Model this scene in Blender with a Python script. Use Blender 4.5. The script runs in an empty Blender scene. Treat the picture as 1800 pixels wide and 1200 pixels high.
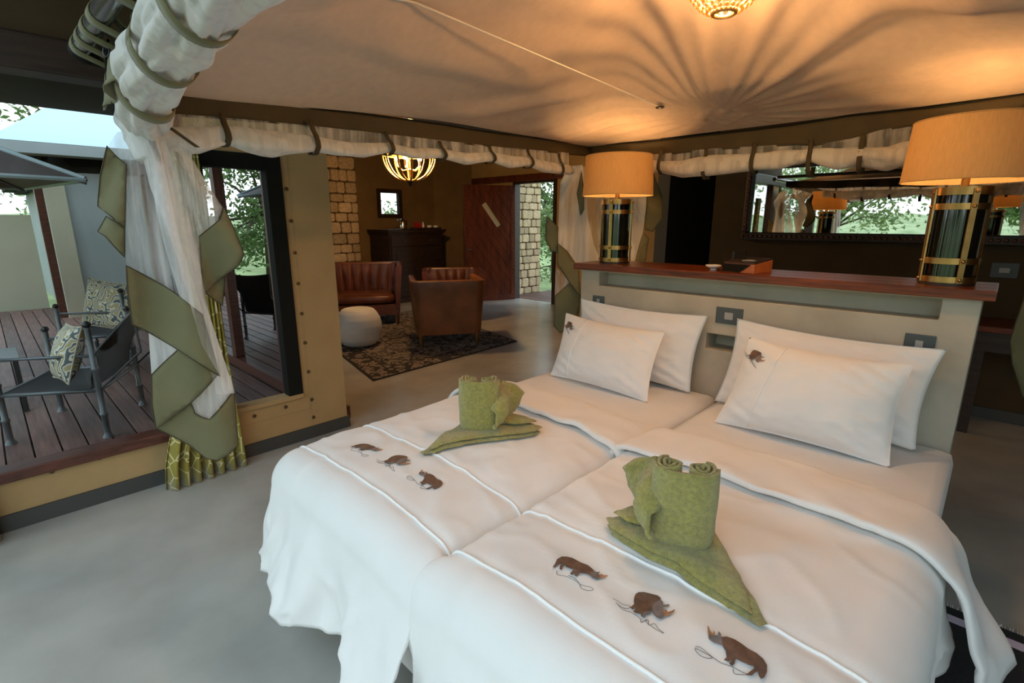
import bpy, bmesh, math, random
from mathutils import Vector, Matrix, noise, geometry
random.seed(7)
PI = math.pi
C = bpy.context.scene.collection
sc = bpy.context.scene

# ------------------------------------------------------------------ camera
FPX, CAMH, TH, YAW = 886.0, 1.5, math.atan(210/886.0), math.radians(43.96)
cam = bpy.data.cameras.new('camera'); cam.sensor_width = 36; cam.lens = FPX/1800*36
cam.clip_start = 0.03; cam.clip_end = 300
camo = bpy.data.objects.new('camera', cam); C.objects.link(camo)
camo.location = (0, 0, CAMH); camo.rotation_euler = (PI/2-TH, 0, YAW)
sc.camera = camo
# ------------------------------------------------------------------ world, exposure
sc.view_settings.view_transform = 'Standard'; sc.view_settings.look = 'None'
sc.view_settings.exposure = 0.8; sc.view_settings.gamma = 1.0; sc.view_settings.use_curve_mapping = False
SKY = 1.35
w = bpy.data.worlds.new('world'); sc.world = w; w.use_nodes = True
nt = w.node_tree; bg = nt.nodes['Background']
tc = nt.nodes.new('ShaderNodeTexCoord'); sx = nt.nodes.new('ShaderNodeSeparateXYZ')
cr = nt.nodes.new('ShaderNodeValToRGB')
nt.links.new(tc.outputs['Generated'], sx.inputs[0]); nt.links.new(sx.outputs['Z'], cr.inputs[0])
cr.color_ramp.elements[0].position = 0.0; cr.color_ramp.elements[0].color = (0.90, 0.97, 1.0, 1)
cr.color_ramp.elements[1].position = 0.6; cr.color_ramp.elements[1].color = (0.66, 0.86, 1.0, 1)
nt.links.new(cr.outputs[0], bg.inputs['Color']); bg.inputs['Strength'].default_value = SKY
try:
    sc.cycles.max_bounces = 10; sc.cycles.diffuse_bounces = 5; sc.cycles.transparent_max_bounces = 24
    sc.cycles.transmission_bounces = 8; sc.cycles.glossy_bounces = 5
    sc.cycles.caustics_reflective = False; sc.cycles.caustics_refractive = False
    sc.cycles.sample_clamp_indirect = 4.0
except Exception: pass

# ------------------------------------------------------------------ pixel -> point helpers (layout only)
_F = Vector((-math.sin(YAW)*math.cos(TH), math.cos(YAW)*math.cos(TH), -math.sin(TH)))
_R = Vector((math.cos(YAW), math.sin(YAW), 0)); _U = _R.cross(_F)
CAM = Vector((0, 0, CAMH))
def ray(px, py): return (_F*FPX + _R*(px-900) + _U*(600-py)).normalized()
def at(px, py, axis, val):
    d = ray(px, py); i = 'xyz'.index(axis); return CAM + d*((val-CAM[i])/d[i])
def onplane(px, py, p0, n):
    d = ray(px, py); return CAM + d*((Vector(p0)-CAM).dot(n)/d.dot(n))
def lerp(a, b, t): return a+(b-a)*t
def interp(pts, x):
    if x <= pts[0][0]: a, b = pts[0], pts[1]
    elif x >= pts[-1][0]: a, b = pts[-2], pts[-1]
    else:
        for a, b in zip(pts, pts[1:]):
            if a[0] <= x <= b[0]: break
    return lerp(a[1], b[1], (x-a[0])/(b[0]-a[0]))
def sm(t): t = max(0, min(1, t)); return t*t*(3-2*t)
def nz(x, y, z=0.0): return noise.noise(Vector((x, y, z)))

# ------------------------------------------------------------------ materials
MAT = {}
def mat(name, col, rough=0.6, metal=0.0, var=0.0, scale=6.0, bump=0.0, bscale=40.0, spec=0.5, trans=0.0, sheen=0.0, stretch=(1,1,1), col2=None, coat=0.0, detail=4.0):
    m = bpy.data.materials.new(name); m.use_nodes = True; MAT[name] = m
    t = m.node_tree; b = t.nodes['Principled BSDF']
    b.inputs['Roughness'].default_value = rough; b.inputs['Metallic'].default_value = metal
    b.inputs['Specular IOR Level'].default_value = spec
    b.inputs['Coat Weight'].default_value = coat; b.inputs['Coat Roughness'].default_value = 0.15
    if sheen: b.inputs['Sheen Weight'].default_value = sheen
    c = (*col, 1); b.inputs['Base Color'].default_value = c
    tcn = t.nodes.new('ShaderNodeTexCoord'); mp = t.nodes.new('ShaderNodeMapping')
    mp.inputs['Scale'].default_value = stretch; t.links.new(tcn.outputs['Object'], mp.inputs[0])
    if var or col2:
        n = t.nodes.new('ShaderNodeTexNoise'); n.inputs['Scale'].default_value = scale; n.inputs['Detail'].default_value = detail
        t.links.new(mp.outputs[0], n.inputs['Vector'])
        r = t.nodes.new('ShaderNodeValToRGB')
        lo = tuple(max(0, v*(1-var)) for v in col); hi = tuple(min(1, v*(1+var)) for v in col)
        if col2: lo, hi = col, col2
        r.color_ramp.elements[0].position = 0.3; r.color_ramp.elements[0].color = (*lo, 1)
        r.color_ramp.elements[1].position = 0.7; r.color_ramp.elements[1].color = (*hi, 1)
        t.links.new(n.outputs['Fac'], r.inputs[0]); t.links.new(r.outputs[0], b.inputs['Base Color'])
    if bump:
        n2 = t.nodes.new('ShaderNodeTexNoise'); n2.inputs['Scale'].default_value = bscale; n2.inputs['Detail'].default_value = 6
        t.links.new(mp.outputs[0], n2.inputs['Vector'])
        bp = t.nodes.new('ShaderNodeBump'); bp.inputs['Strength'].default_value = bump; bp.inputs['Distance'].default_value = 0.01
        t.links.new(n2.outputs['Fac'], bp.inputs['Height']); t.links.new(bp.outputs[0], b.inputs['Normal'])
    if trans:
        tr = t.nodes.new('ShaderNodeBsdfTranslucent'); tr.inputs['Color'].default_value = c
        mx = t.nodes.new('ShaderNodeMixShader'); mx.inputs[0].default_value = trans
        out = t.nodes['Material Output']
        t.links.new(b.outputs[0], mx.inputs[1]); t.links.new(tr.outputs[0], mx.inputs[2]); t.links.new(mx.outputs[0], out.inputs['Surface'])
    return m
def emit(name, col, s):
    m = bpy.data.materials.new(name); m.use_nodes = True; MAT[name] = m
    b = m.node_tree.nodes['Principled BSDF']; b.inputs['Base Color'].default_value = (*col, 1)
    b.inputs['Emission Color'].default_value = (*col, 1); b.inputs['Emission Strength'].default_value = s
    return m
def thin_glass(name, tint=(1, 1, 1), refl=1.0, rough=0.0):
    m = bpy.data.materials.new(name); m.use_nodes = True; MAT[name] = m
    t = m.node_tree; t.nodes.remove(t.nodes['Principled BSDF']); out = t.nodes['Material Output']
    g = t.nodes.new('ShaderNodeBsdfGlossy'); g.inputs['Roughness'].default_value = rough
    tr = t.nodes.new('ShaderNodeBsdfTransparent'); tr.inputs['Color'].default_value = (*tint, 1)
    f = t.nodes.new('ShaderNodeFresnel'); f.inputs['IOR'].default_value = 1.5
    mu = t.nodes.new('ShaderNodeMath'); mu.operation = 'MULTIPLY'; mu.inputs[1].default_value = refl; mu.use_clamp = True
    t.links.new(f.outputs[0], mu.inputs[0])
    mx = t.nodes.new('ShaderNodeMixShader'); t.links.new(mu.outputs[0], mx.inputs[0])
    t.links.new(tr.outputs[0], mx.inputs[1]); t.links.new(g.outputs[0], mx.inputs[2]); t.links.new(mx.outputs[0], out.inputs['Surface'])
    return m
def sheer(name, col, opac):
    m = bpy.data.materials.new(name); m.use_nodes = True; MAT[name] = m
    t = m.node_tree; t.nodes.remove(t.nodes['Principled BSDF']); out = t.nodes['Material Output']
    d = t.nodes.new('ShaderNodeBsdfDiffuse'); d.inputs['Color'].default_value = (*col, 1)
    tl = t.nodes.new('ShaderNodeBsdfTranslucent'); tl.inputs['Color'].default_value = (*col, 1)
    a = t.nodes.new('ShaderNodeMixShader'); a.inputs[0].default_value = 0.4
    t.links.new(d.outputs[0], a.inputs[1]); t.links.new(tl.outputs[0], a.inputs[2])
    tr = t.nodes.new('ShaderNodeBsdfTransparent'); mx = t.nodes.new('ShaderNodeMixShader')
    lw = t.nodes.new('ShaderNodeLayerWeight'); lw.inputs[0].default_value = 0.35
    mr = t.nodes.new('ShaderNodeMapRange'); mr.inputs[3].default_value = opac; mr.inputs[4].default_value = min(1, opac+0.4)
    t.links.new(lw.outputs['Facing'], mr.inputs[0])
    tcn = t.nodes.new('ShaderNodeTexCoord'); mp = t.nodes.new('ShaderNodeMapping'); mp.inputs['Scale'].default_value = (26, 26, 1.6)
    n = t.nodes.new('ShaderNodeTexNoise'); n.inputs['Scale'].default_value = 1.0; n.inputs['Detail'].default_value = 3
    t.links.new(tcn.outputs['Object'], mp.inputs[0]); t.links.new(mp.outputs[0], n.inputs['Vector'])
    m2 = t.nodes.new('ShaderNodeMapRange'); m2.inputs[1].default_value = 0.42; m2.inputs[2].default_value = 0.72; m2.inputs[3].default_value = 0.0; m2.inputs[4].default_value = 0.5
    t.links.new(n.outputs['Fac'], m2.inputs[0]); ad = t.nodes.new('ShaderNodeMath'); ad.operation = 'ADD'; ad.use_clamp = True
    t.links.new(mr.outputs[0], ad.inputs[0]); t.links.new(m2.outputs[0], ad.inputs[1]); t.links.new(ad.outputs[0], mx.inputs[0])
    t.links.new(tr.outputs[0], mx.inputs[1]); t.links.new(a.outputs[0], mx.inputs[2]); t.links.new(mx.outputs[0], out.inputs['Surface'])
    return m

mat('concrete_floor', (0.42, 0.405, 0.36), 0.24, var=0.22, scale=1.6, bump=0.06, bscale=14, spec=0.5, detail=8)
mat('concrete_wall', (0.45, 0.41, 0.325), 0.65, var=0.14, scale=5, bump=0.12, bscale=30, detail=8)
mat('cream_canvas', (0.64, 0.48, 0.355), 0.85, var=0.05, scale=30, bump=0.05, bscale=300, trans=0.12)
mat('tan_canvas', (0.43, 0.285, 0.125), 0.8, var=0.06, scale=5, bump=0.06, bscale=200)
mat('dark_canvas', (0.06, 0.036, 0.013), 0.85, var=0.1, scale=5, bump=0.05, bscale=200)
mat('brown_canvas', (0.20, 0.125, 0.05), 0.85, var=0.1, scale=4, bump=0.05, bscale=200)
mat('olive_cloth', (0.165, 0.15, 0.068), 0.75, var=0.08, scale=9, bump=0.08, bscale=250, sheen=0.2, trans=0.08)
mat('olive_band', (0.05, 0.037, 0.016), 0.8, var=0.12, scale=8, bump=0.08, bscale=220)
sheer('net', (0.9, 0.9, 0.9), 0.20)
sheer('net_bundle', (0.82, 0.81, 0.79), 0.72)
mat('white_cotton', (0.82, 0.80, 0.77), 0.75, var=0.02, scale=8, bump=0.05, bscale=260, sheen=0.15)
mat('pillow_cotton', (0.82, 0.805, 0.78), 0.75, var=0.02, scale=8, bump=0.06, bscale=180, sheen=0.15)
mat('piping_white', (0.9, 0.9, 0.88), 0.6)
mat('thread_brown', (0.13, 0.072, 0.05), 0.6, var=0.3, scale=60, bump=0.3, bscale=400)
mat('thread_grey', (0.17, 0.145, 0.14), 0.6, var=0.3, scale=60, bump=0.3, bscale=400)
mat('thread_dark', (0.16, 0.12, 0.10), 0.7)
mat('thread_tan', (0.34, 0.17, 0.09), 0.6, var=0.3, scale=60)
mat('towel_green', (0.37, 0.325, 0.065), 0.95, var=0.22, scale=90, bump=0.9, bscale=260, sheen=0.5)
mat('leather', (0.105, 0.030, 0.014), 0.34, var=0.45, scale=5, bump=0.15, bscale=60, spec=0.6)
mat('leather_worn', (0.19, 0.062, 0.018), 0.38, var=0.5, scale=3.5, bump=0.12, bscale=60, spec=0.6)
mat('wood_dark', (0.03, 0.016, 0.01), 0.4, var=0.4, scale=4, stretch=(1, 1, 12))
mat('wood_red', (0.14, 0.032, 0.012), 0.3, var=0.6, scale=5, stretch=(1, 14, 14), bump=0.05, coat=0.15, spec=0.35, detail=7)
mat('wood_orange', (0.42, 0.12, 0.03), 0.3, var=0.25, scale=6, stretch=(1, 8, 8))
mat('timber', (0.10, 0.032, 0.018), 0.4, var=0.4, scale=5, stretch=(10, 2, 10))
mat('door_wood', (0.11, 0.026, 0.010), 0.35, var=0.5, scale=3, stretch=(6, 6, 1), coat=0.2)
mat('brass', (0.48, 0.28, 0.10), 0.32, metal=1.0, var=0.15, scale=30)
mat('old_brass', (0.16, 0.10, 0.05), 0.4, metal=0.8)
mat('smoked_glass', (0.006, 0.006, 0.005), 0.06, spec=0.9)
mat('black_metal', (0.025, 0.026, 0.027), 0.4, metal=0.3, spec=0.6)
mat('grey_metal', (0.12, 0.14, 0.15), 0.35, metal=0.4)
mat('frame_black', (0.010, 0.010, 0.008), 0.8, spec=0.15)
mat('baseboard_grey', (0.055, 0.055, 0.05), 0.6)
mat('pvc_grey', (0.05, 0.053, 0.056), 0.16, spec=0.9, coat=0.6)
mat('switch_grey', (0.07, 0.085, 0.095), 0.4)
mat('switch_white', (0.35, 0.36, 0.36), 0.4)
mat('white_ceramic', (0.80, 0.80, 0.78), 0.5, var=0.03, scale=3)
mat('silver', (0.7, 0.68, 0.65), 0.2, metal=1.0)
mat('red_box', (0.4, 0.02, 0.012), 0.5)
mat('sling_black', (0.010, 0.012, 0.012), 0.7, bump=0.1, bscale=300)
mat('stone', (0.56, 0.43, 0.27), 0.9, var=0.28, scale=7, bump=0.6, bscale=22)
mat('mortar', (0.09, 0.06, 0.035), 0.95)
mat('tent_grey', (0.34, 0.37, 0.36), 0.85, var=0.08, scale=1.5, bump=0.05)
mat('tent_white', (0.50, 0.62, 0.66), 0.7)
mat('plaster_beige', (0.47, 0.43, 0.31), 0.9, var=0.06, scale=2)
mat('parasol_taupe', (0.16, 0.13, 0.12), 0.8)
mat('rope_white', (0.75, 0.68, 0.58), 0.8)
mat('grass_ground', (0.22, 0.28, 0.10), 0.95, var=0.35, scale=0.8)
mat('bark', (0.10, 0.075, 0.05), 0.9, var=0.3, scale=12, bump=0.5, bscale=20)
mat('leaf_green', (0.10, 0.17, 0.04), 0.6, var=0.5, scale=1.2, trans=0.35)
mat('leaf_pale', (0.24, 0.32, 0.12), 0.6, var=0.5, scale=1.2, trans=0.35)
mat('lilac', (0.55, 0.50, 0.62), 0.9)
mat('black_wool', (0.016, 0.016, 0.017), 0.95, bump=0.5, bscale=200)
mat('fringe', (0.6, 0.58, 0.55), 0.9)
mat('bead_amber', (0.75, 0.52, 0.22), 0.25, spec=0.6, trans=0.45)
mat('gilt_iron', (0.62, 0.36, 0.10), 0.4, metal=0.7)
emit('bulb_glow', (1.0, 0.72, 0.36), 14.0)
emit('diffuser_glow', (1.0, 0.72, 0.36), 2.0)
mat('shade_linen', (0.72, 0.49, 0.22), 0.9, var=0.10, scale=60, stretch=(3, 3, 0.4), bump=0.1, bscale=300, trans=0.38)
thin_glass('window_glass', (0.97, 0.98, 0.98), 0.4)
thin_glass('door_glass', (0.8, 0.82, 0.8), 5.0)
m = mat('mirror_glass', (0.86, 0.86, 0.84), 0.01, metal=1.0)
# procedural deck: colour differs plank by plank
m = mat('deck_wood', (0.15, 0.078, 0.06), 0.55, var=0.35, scale=3, stretch=(1, 12, 12), bump=0.1)
t = m.node_tree; b = t.nodes['Principled BSDF']; oi = t.nodes.new('ShaderNodeObjectInfo')
hs = t.nodes.new('ShaderNodeHueSaturation'); mr = t.nodes.new('ShaderNodeMapRange'); mr.inputs[3].default_value = 0.7; mr.inputs[4].default_value = 1.35
src = b.inputs['Base Color'].links[0].from_socket
t.links.new(oi.outputs['Random'], mr.inputs[0]); t.links.new(mr.outputs[0], hs.inputs['Value']); t.links.new(src, hs.inputs['Color']); t.links.new(hs.outputs[0], b.inputs['Base Color'])
m = MAT['stone']; t = m.node_tree; b = t.nodes['Principled BSDF']; oi = t.nodes.new('ShaderNodeObjectInfo')
hs = t.nodes.new('ShaderNodeHueSaturation'); mr = t.nodes.new('ShaderNodeMapRange'); mr.inputs[3].default_value = 0.75; mr.inputs[4].default_value = 1.25
src = b.inputs['Base Color'].links[0].from_socket
t.links.new(oi.outputs['Random'], mr.inputs[0]); t.links.new(mr.outputs[0], hs.inputs['Value']); t.links.new(src, hs.inputs['Color']); t.links.new(hs.outputs[0], b.inputs['Base Color'])
# yellow curtain with pale crackle lines
m = mat('yellow_print', (0.27, 0.215, 0.02), 0.6, sheen=0.3, var=0.15, scale=8)
t = m.node_tree; b = t.nodes['Principled BSDF']; tcn = t.nodes.new('ShaderNodeTexCoord'); vo = t.nodes.new('ShaderNodeTexVoronoi')
vo.feature = 'DISTANCE_TO_EDGE'; vo.inputs['Scale'].default_value = 11; t.links.new(tcn.outputs['Object'], vo.inputs['Vector'])
lt = t.nodes.new('ShaderNodeMath'); lt.operation = 'LESS_THAN'; lt.inputs[1].default_value = 0.035; t.links.new(vo.outputs['Distance'], lt.inputs[0])
mxc = t.nodes.new('ShaderNodeMixRGB'); src = b.inputs['Base Color'].links[0].from_socket
t.links.new(lt.outputs[0], mxc.inputs[0]); t.links.new(src, mxc.inputs[1]); mxc.inputs[2].default_value = (0.62, 0.56, 0.28, 1); t.links.new(mxc.outputs[0], b.inputs['Base Color'])
# leaf print cushion
m = mat('leaf_print', (0.6, 0.56, 0.44), 0.8)
t = m.node_tree; b = t.nodes['Principled BSDF']; tcn = t.nodes.new('ShaderNodeTexCoord'); wv = t.nodes.new('ShaderNodeTexWave')
wv.inputs['Scale'].default_value = 5; wv.inputs['Distortion'].default_value = 22; wv.inputs['Detail'].default_value = 2; wv.inputs['Detail Scale'].default_value = 1.2
t.links.new(tcn.outputs['Object'], wv.inputs['Vector']); r1 = t.nodes.new('ShaderNodeValToRGB'); r1.color_ramp.interpolation = 'CONSTANT'
r1.color_ramp.elements[0].color = (0.09, 0.115, 0.12, 1); r1.color_ramp.elements[1].position = 0.2; r1.color_ramp.elements[1].color = (0.66, 0.62, 0.50, 1)
e_ = r1.color_ramp.elements.new(0.75); e_.color = (0.40, 0.34, 0.17, 1)
t.links.new(wv.outputs['Fac'], r1.inputs[0]); t.links.new(r1.outputs[0], b.inputs['Base Color'])
# persian style rug
m = mat('rug_pattern', (0.1, 0.09, 0.08), 0.95, bump=0.4, bscale=160)
t = m.node_tree; b = t.nodes['Principled BSDF']; tcn = t.nodes.new('ShaderNodeTexCoord')
n1 = t.nodes.new('ShaderNodeTexNoise'); n1.inputs['Scale'].default_value = 9; n1.inputs['Detail'].default_value = 8; n1.inputs['Distortion'].default_value = 1.6
mp = t.nodes.new('ShaderNodeMapping'); mp.inputs['Scale'].default_value = (1, 1.4, 1)
t.links.new(tcn.outputs['Object'], mp.inputs[0]); t.links.new(mp.outputs[0], n1.inputs['Vector'])
r1 = t.nodes.new('ShaderNodeValToRGB'); r1.color_ramp.elements[0].position = 0.43; r1.color_ramp.elements[0].color = (0.022, 0.019, 0.017, 1)
r1.color_ramp.elements[1].position = 0.56; r1.color_ramp.elements[1].color = (0.26, 0.21, 0.165, 1)
t.links.new(n1.outputs['Fac'], r1.inputs[0]); t.links.new(r1.outputs[0], b.inputs['Base Color'])
m = mat('rug_border', (0.1, 0.09, 0.08), 0.95, bump=0.4, bscale=160)
t = m.node_tree; b = t.nodes['Principled BSDF']; tcn = t.nodes.new('ShaderNodeTexCoord'); vo = t.nodes.new('ShaderNodeTexVoronoi')
vo.inputs['Scale'].default_value = 13; t.links.new(tcn.outputs['Object'], vo.inputs['Vector']); r1 = t.nodes.new('ShaderNodeValToRGB')
r1.color_ramp.interpolation = 'CONSTANT'; r1.color_ramp.elements[0].color = (0.02, 0.018, 0.016, 1)
r1.color_ramp.elements[1].position = 0.22; r1.color_ramp.elements[1].color = (0.25, 0.20, 0.16, 1)
e_ = r1.color_ramp.elements.new(0.5); e_.color = (0.025, 0.02, 0.018, 1)
t.links.new(vo.outputs['Distance'], r1.inputs[0]); t.links.new(r1.outputs[0], b.inputs['Base Color'])

# ------------------------------------------------------------------ mesh builder
class MB:
    def __init__(s): s.v = []; s.f = []
    def add(s, vs, fs):
        o = len(s.v); s.v += [Vector(p) for p in vs]; s.f += [tuple(i+o for i in f) for f in fs]; return s
    def box(s, a, b, M=None):
        (x0, y0, z0), (x1, y1, z1) = a, b
        vs = [Vector(p) for p in ((x0,y0,z0),(x1,y0,z0),(x1,y1,z0),(x0,y1,z0),(x0,y0,z1),(x1,y0,z1),(x1,y1,z1),(x0,y1,z1))]
        if M: vs = [M @ p for p in vs]
        return s.add(vs, [(3,2,1,0),(4,5,6,7),(0,1,5,4),(1,2,6,5),(2,3,7,6),(3,0,4,7)])
    def tube(s, pts, r, n=8, cap=True, closed=False):
        pts = [Vector(p) for p in pts]; k = len(pts); vs = []; prev = None
        for i, p in enumerate(pts):
            a = pts[(i-1) % k] if (i or closed) else p; c = pts[(i+1) % k] if (i < k-1 or closed) else p
            d = (c-a); d = d.normalized() if d.length > 1e-9 else Vector((0,0,1))
            if prev is None:
                up = Vector((0,0,1)) if abs(d.z) < 0.9 else Vector((1,0,0)); x = d.cross(up).normalized()
            else:
                x = prev - d*prev.dot(d); x = x.normalized() if x.length > 1e-6 else d.orthogonal().normalized()
            prev = x; y = d.cross(x); rr = r(i/(k-1)) if callable(r) else r
            for j in range(n):
                t_ = 2*PI*j/n
                q = rr(t_) if callable(rr) else rr
                vs.append(p + x*(q*math.cos(t_)) + y*(q*math.sin(t_)))
        fs = []
        for i in range(k if closed else k-1):
            for j in range(n):
                a = i*n+j; b_ = i*n+(j+1) % n; i2 = (i+1) % k
                fs.append((a, b_, i2*n+(j+1) % n, i2*n+j))
        if cap and not closed: fs.append(tuple(range(n-1, -1, -1))); fs.append(tuple((k-1)*n+j for j in range(n)))
        return s.add(vs, fs)
    def lathe(s, prof, c=(0,0,0), n=24, caps=True):
        c = Vector(c); vs = [c+Vector((r*math.cos(2*PI*j/n), r*math.sin(2*PI*j/n), z)) for r, z in prof for j in range(n)]
        fs = [(i*n+j, i*n+(j+1) % n, (i+1)*n+(j+1) % n, (i+1)*n+j) for i in range(len(prof)-1) for j in range(n)]
        if caps: fs.append(tuple(range(n-1,-1,-1))); fs.append(tuple((len(prof)-1)*n+j for j in range(n)))
        return s.add(vs, fs)
    def ball(s, c, r, n=8):
        c = Vector(c); k = max(4, n//2)
        return s.lathe([(max(1e-4, r*math.sin(PI*i/k)), -r*math.cos(PI*i/k)) for i in range(k+1)], c, n, False)
    def grid(s, fn, nu, nv, closed_u=False):
        vs = [fn(i/nu, j/nv) for j in range(nv+1) for i in range(nu if closed_u else nu+1)]
        W = nu if closed_u else nu+1
        fs = [(j*W+i, j*W+(i+1) % W, (j+1)*W+(i+1) % W, (j+1)*W+i) for j in range(nv) for i in range(nu)]
        return s.add(vs, fs)
    def extrude(s, poly, h):           # convex/simple polygon list of Vectors, extruded by vector h
        n = len(poly); h = Vector(h); vs = [Vector(p) for p in poly]+[Vector(p)+h for p in poly]
        return s.add(vs, [tuple(range(n-1,-1,-1)), tuple(range(n, 2*n))]+[(i, (i+1) % n, n+(i+1) % n, n+i) for i in range(n)])
    def thicken(s, t):                 # give an open sheet real thickness along its normals
        me = bpy.data.meshes.new('tmp'); me.from_pydata(s.v, [], s.f); bm = bmesh.new(); bm.from_mesh(me); bpy.data.meshes.remove(me)
        bmesh.ops.recalc_face_normals(bm, faces=bm.faces); bm.normal_update(); bm.verts.index_update()
        n = len(bm.verts); vs = [v.co.copy() for v in bm.verts]; vs += [v.co-v.normal*t for v in bm.verts]
        fs = [tuple(v.index for v in f.verts) for f in bm.faces]; fs += [tuple(i+n for i in reversed(f)) for f in fs]
        for e in bm.edges:
            if len(e.link_faces) == 1: a, b = e.verts[0].index, e.verts[1].index; fs.append((a, b, b+n, a+n))
        s.v, s.f = vs, fs; bm.free(); return s
    def mesh(s, name, off=None):
        vs = [p-off for p in s.v] if off is not None else s.v
        me = bpy.data.meshes.new(name); me.from_pydata([tuple(p) for p in vs], [], s.f); me.update(); return me
def obj(name, mb, m=None, parent=None, smooth=False, bevel=0.0, label=None, kind=None, subd=0, angle=None, fix=True):
    off = None
    if parent is not None:
        q = parent; off = Vector((0,0,0))
        while q is not None: off = off + q.location; q = q.parent
    me = mb if isinstance(mb, bpy.types.Mesh) else mb.mesh(name, off)
    if m: me.materials.append(MAT[m] if isinstance(m, str) else m)
    if not isinstance(mb, bpy.types.Mesh):
        bm = bmesh.new(); bm.from_mesh(me)
        if fix: bmesh.ops.recalc_face_normals(bm, faces=bm.faces)
        if bevel:
            es = [e for e in bm.edges if len(e.link_faces) == 2 and e.calc_face_angle(0) > 0.6]
            bmesh.ops.bevel(bm, geom=es, offset=bevel, segments=2, profile=0.6, affect='EDGES', clamp_overlap=True)
        bm.to_mesh(me); bm.free()
        if smooth:
            me.polygons.foreach_set('use_smooth', [True]*len(me.polygons))
            if angle: 
                try: me.set_sharp_from_angle(angle=math.radians(angle))
                except Exception: pass
    o = bpy.data.objects.new(name, me); C.objects.link(o)
    if parent is not None: o.parent = parent
    if label: o['label'] = label
    if kind: o['kind'] = kind
    if subd:
        md = o.modifiers.new('sub', 'SUBSURF'); md.levels = subd; md.render_levels = subd
    return o
def thing(name, label, cat, loc=(0,0,0), group=None, kind=None):
    o = bpy.data.objects.new(name, None); C.objects.link(o); o.location = loc; o.empty_display_size = 0.1
    if label: o['label'] = label
    if cat: o['category'] = cat
    if group: o['group'] = group
    if kind: o['kind'] = kind
    return o
def tag(o, label, cat, group=None):
    o['label'] = label; o['category'] = cat
    if group: o['group'] = group
    return o
def struct(name, mb, m, parent=None, **k):
    o = obj(name, mb, m, parent, **k)
    if parent is None: o['kind'] = 'structure'
    return o
def sempty(name, loc=(0,0,0)):
    o = bpy.data.objects.new(name, None); C.objects.link(o); o.location = loc; o['kind'] = 'structure'; return o
def copy_tree(o, loc=None, label=None, parent=None):
    c = o.copy(); C.objects.link(c)
    if parent is not None: c.parent = parent
    if loc is not None: c.location = loc
    if label: c['label'] = label
    for ch in list(o.children): copy_tree(ch, parent=c)
    return c
def cdt(poly, spacing):
    xs = [p[0] for p in poly]; ys = [p[1] for p in poly]; vs = []; es = []
    n = len(poly)
    for i in range(n):
        a, b_ = Vector(poly[i]), Vector(poly[(i+1) % n]); k = max(1, int((b_-a).length/spacing))
        for j in range(k): vs.append(a.lerp(b_, j/k))
    n = len(vs); es = [(i, (i+1) % n) for i in range(n)]
    def inside(x, y):
        c = False; j = n-1
        for i in range(n):
            if ((vs[i].y > y) != (vs[j].y > y)) and x < (vs[j].x-vs[i].x)*(y-vs[i].y)/(vs[j].y-vs[i].y)+vs[i].x: c = not c
            j = i
        return c
    y = min(ys)+spacing*0.5; row = 0; edge = list(vs)
    while y < max(ys):
        x = min(xs)+(0.5 if row % 2 else 0.0)*spacing
        while x < max(xs):
            if inside(x, y) and all((x-q.x)**2+(y-q.y)**2 > (0.45*spacing)**2 for q in edge): vs.append(Vector((x, y)))
            x += spacing
        y += spacing*0.87; row += 1
    r = geometry.delaunay_2d_cdt(vs, es, [list(range(n))], 1, 1e-6)
    return r[0], r[2]
def sheet(poly, spacing, fn, th=0.0):
    vs, fs = cdt(poly, spacing); mb = MB().add([fn(p.x, p.y) for p in vs], [tuple(f) for f in fs])
    return mb.thicken(th) if th else mb
def point_light(name, loc, power, col=(1.0, 0.56, 0.22), r=0.04, parent=None):
    l = bpy.data.lights.new(name, 'POINT'); l.energy = power; l.color = col; l.shadow_soft_size = r
    o = bpy.data.objects.new(name, l); C.objects.link(o); o.location = loc; return o

# ================================================================== SETTING
XW = -3.36                                   # inner face of the left wall
L = [(-9.0,1.74),(-3.46,1.74),(-3.46,-3.2),(3.3,-3.2),(3.3,7.4),(-9.0,7.4)]
struct('floor', MB().extrude([Vector((x,y,-0.1)) for x,y in L], (0,0,0.1)), 'concrete_floor')
struct('ground', MB().box((-160,-160,-0.9),(160,160,-0.45)), 'grass_ground')
def hill_pt(u, v):
    a = u*2*PI; r = lerp(62, 120, v); h = (3.2+1.6*nz(3*math.cos(a), 3*math.sin(a))+1.3*nz(14*math.cos(a), 14*math.sin(a))+.8*nz(40*math.cos(a), 40*math.sin(a)))*sm(v*2.2)
    return Vector((r*math.cos(a), r*math.sin(a), -.6+h))
mat('hill_green', (0.20, 0.26, 0.11), 0.95, col2=(0.40, 0.45, 0.24), scale=0.5, detail=8)
struct('hills', MB().grid(hill_pt, 240, 8, True), 'hill_green', smooth=True)
dk = sempty('deck_floor')
y = -3.4; k = 0
while y < 1.62:
    x1 = -3.47; x0 = -12.2
    cut = -6.2-1.9*abs(nz(k*1.7, 3.1))
    for a, b_ in ((x0, cut-0.004), (cut+0.004, x1)):
        obj('plank', MB().box((a, y, -0.03), (b_, y+0.128, 0.0)), 'deck_wood', dk, bevel=0.004)
    y += 0.137; k += 1
obj('joist', MB().box((-12.2,-3.4,-0.3),(-3.5,1.7,-0.045)), 'frame_black', dk)
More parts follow.
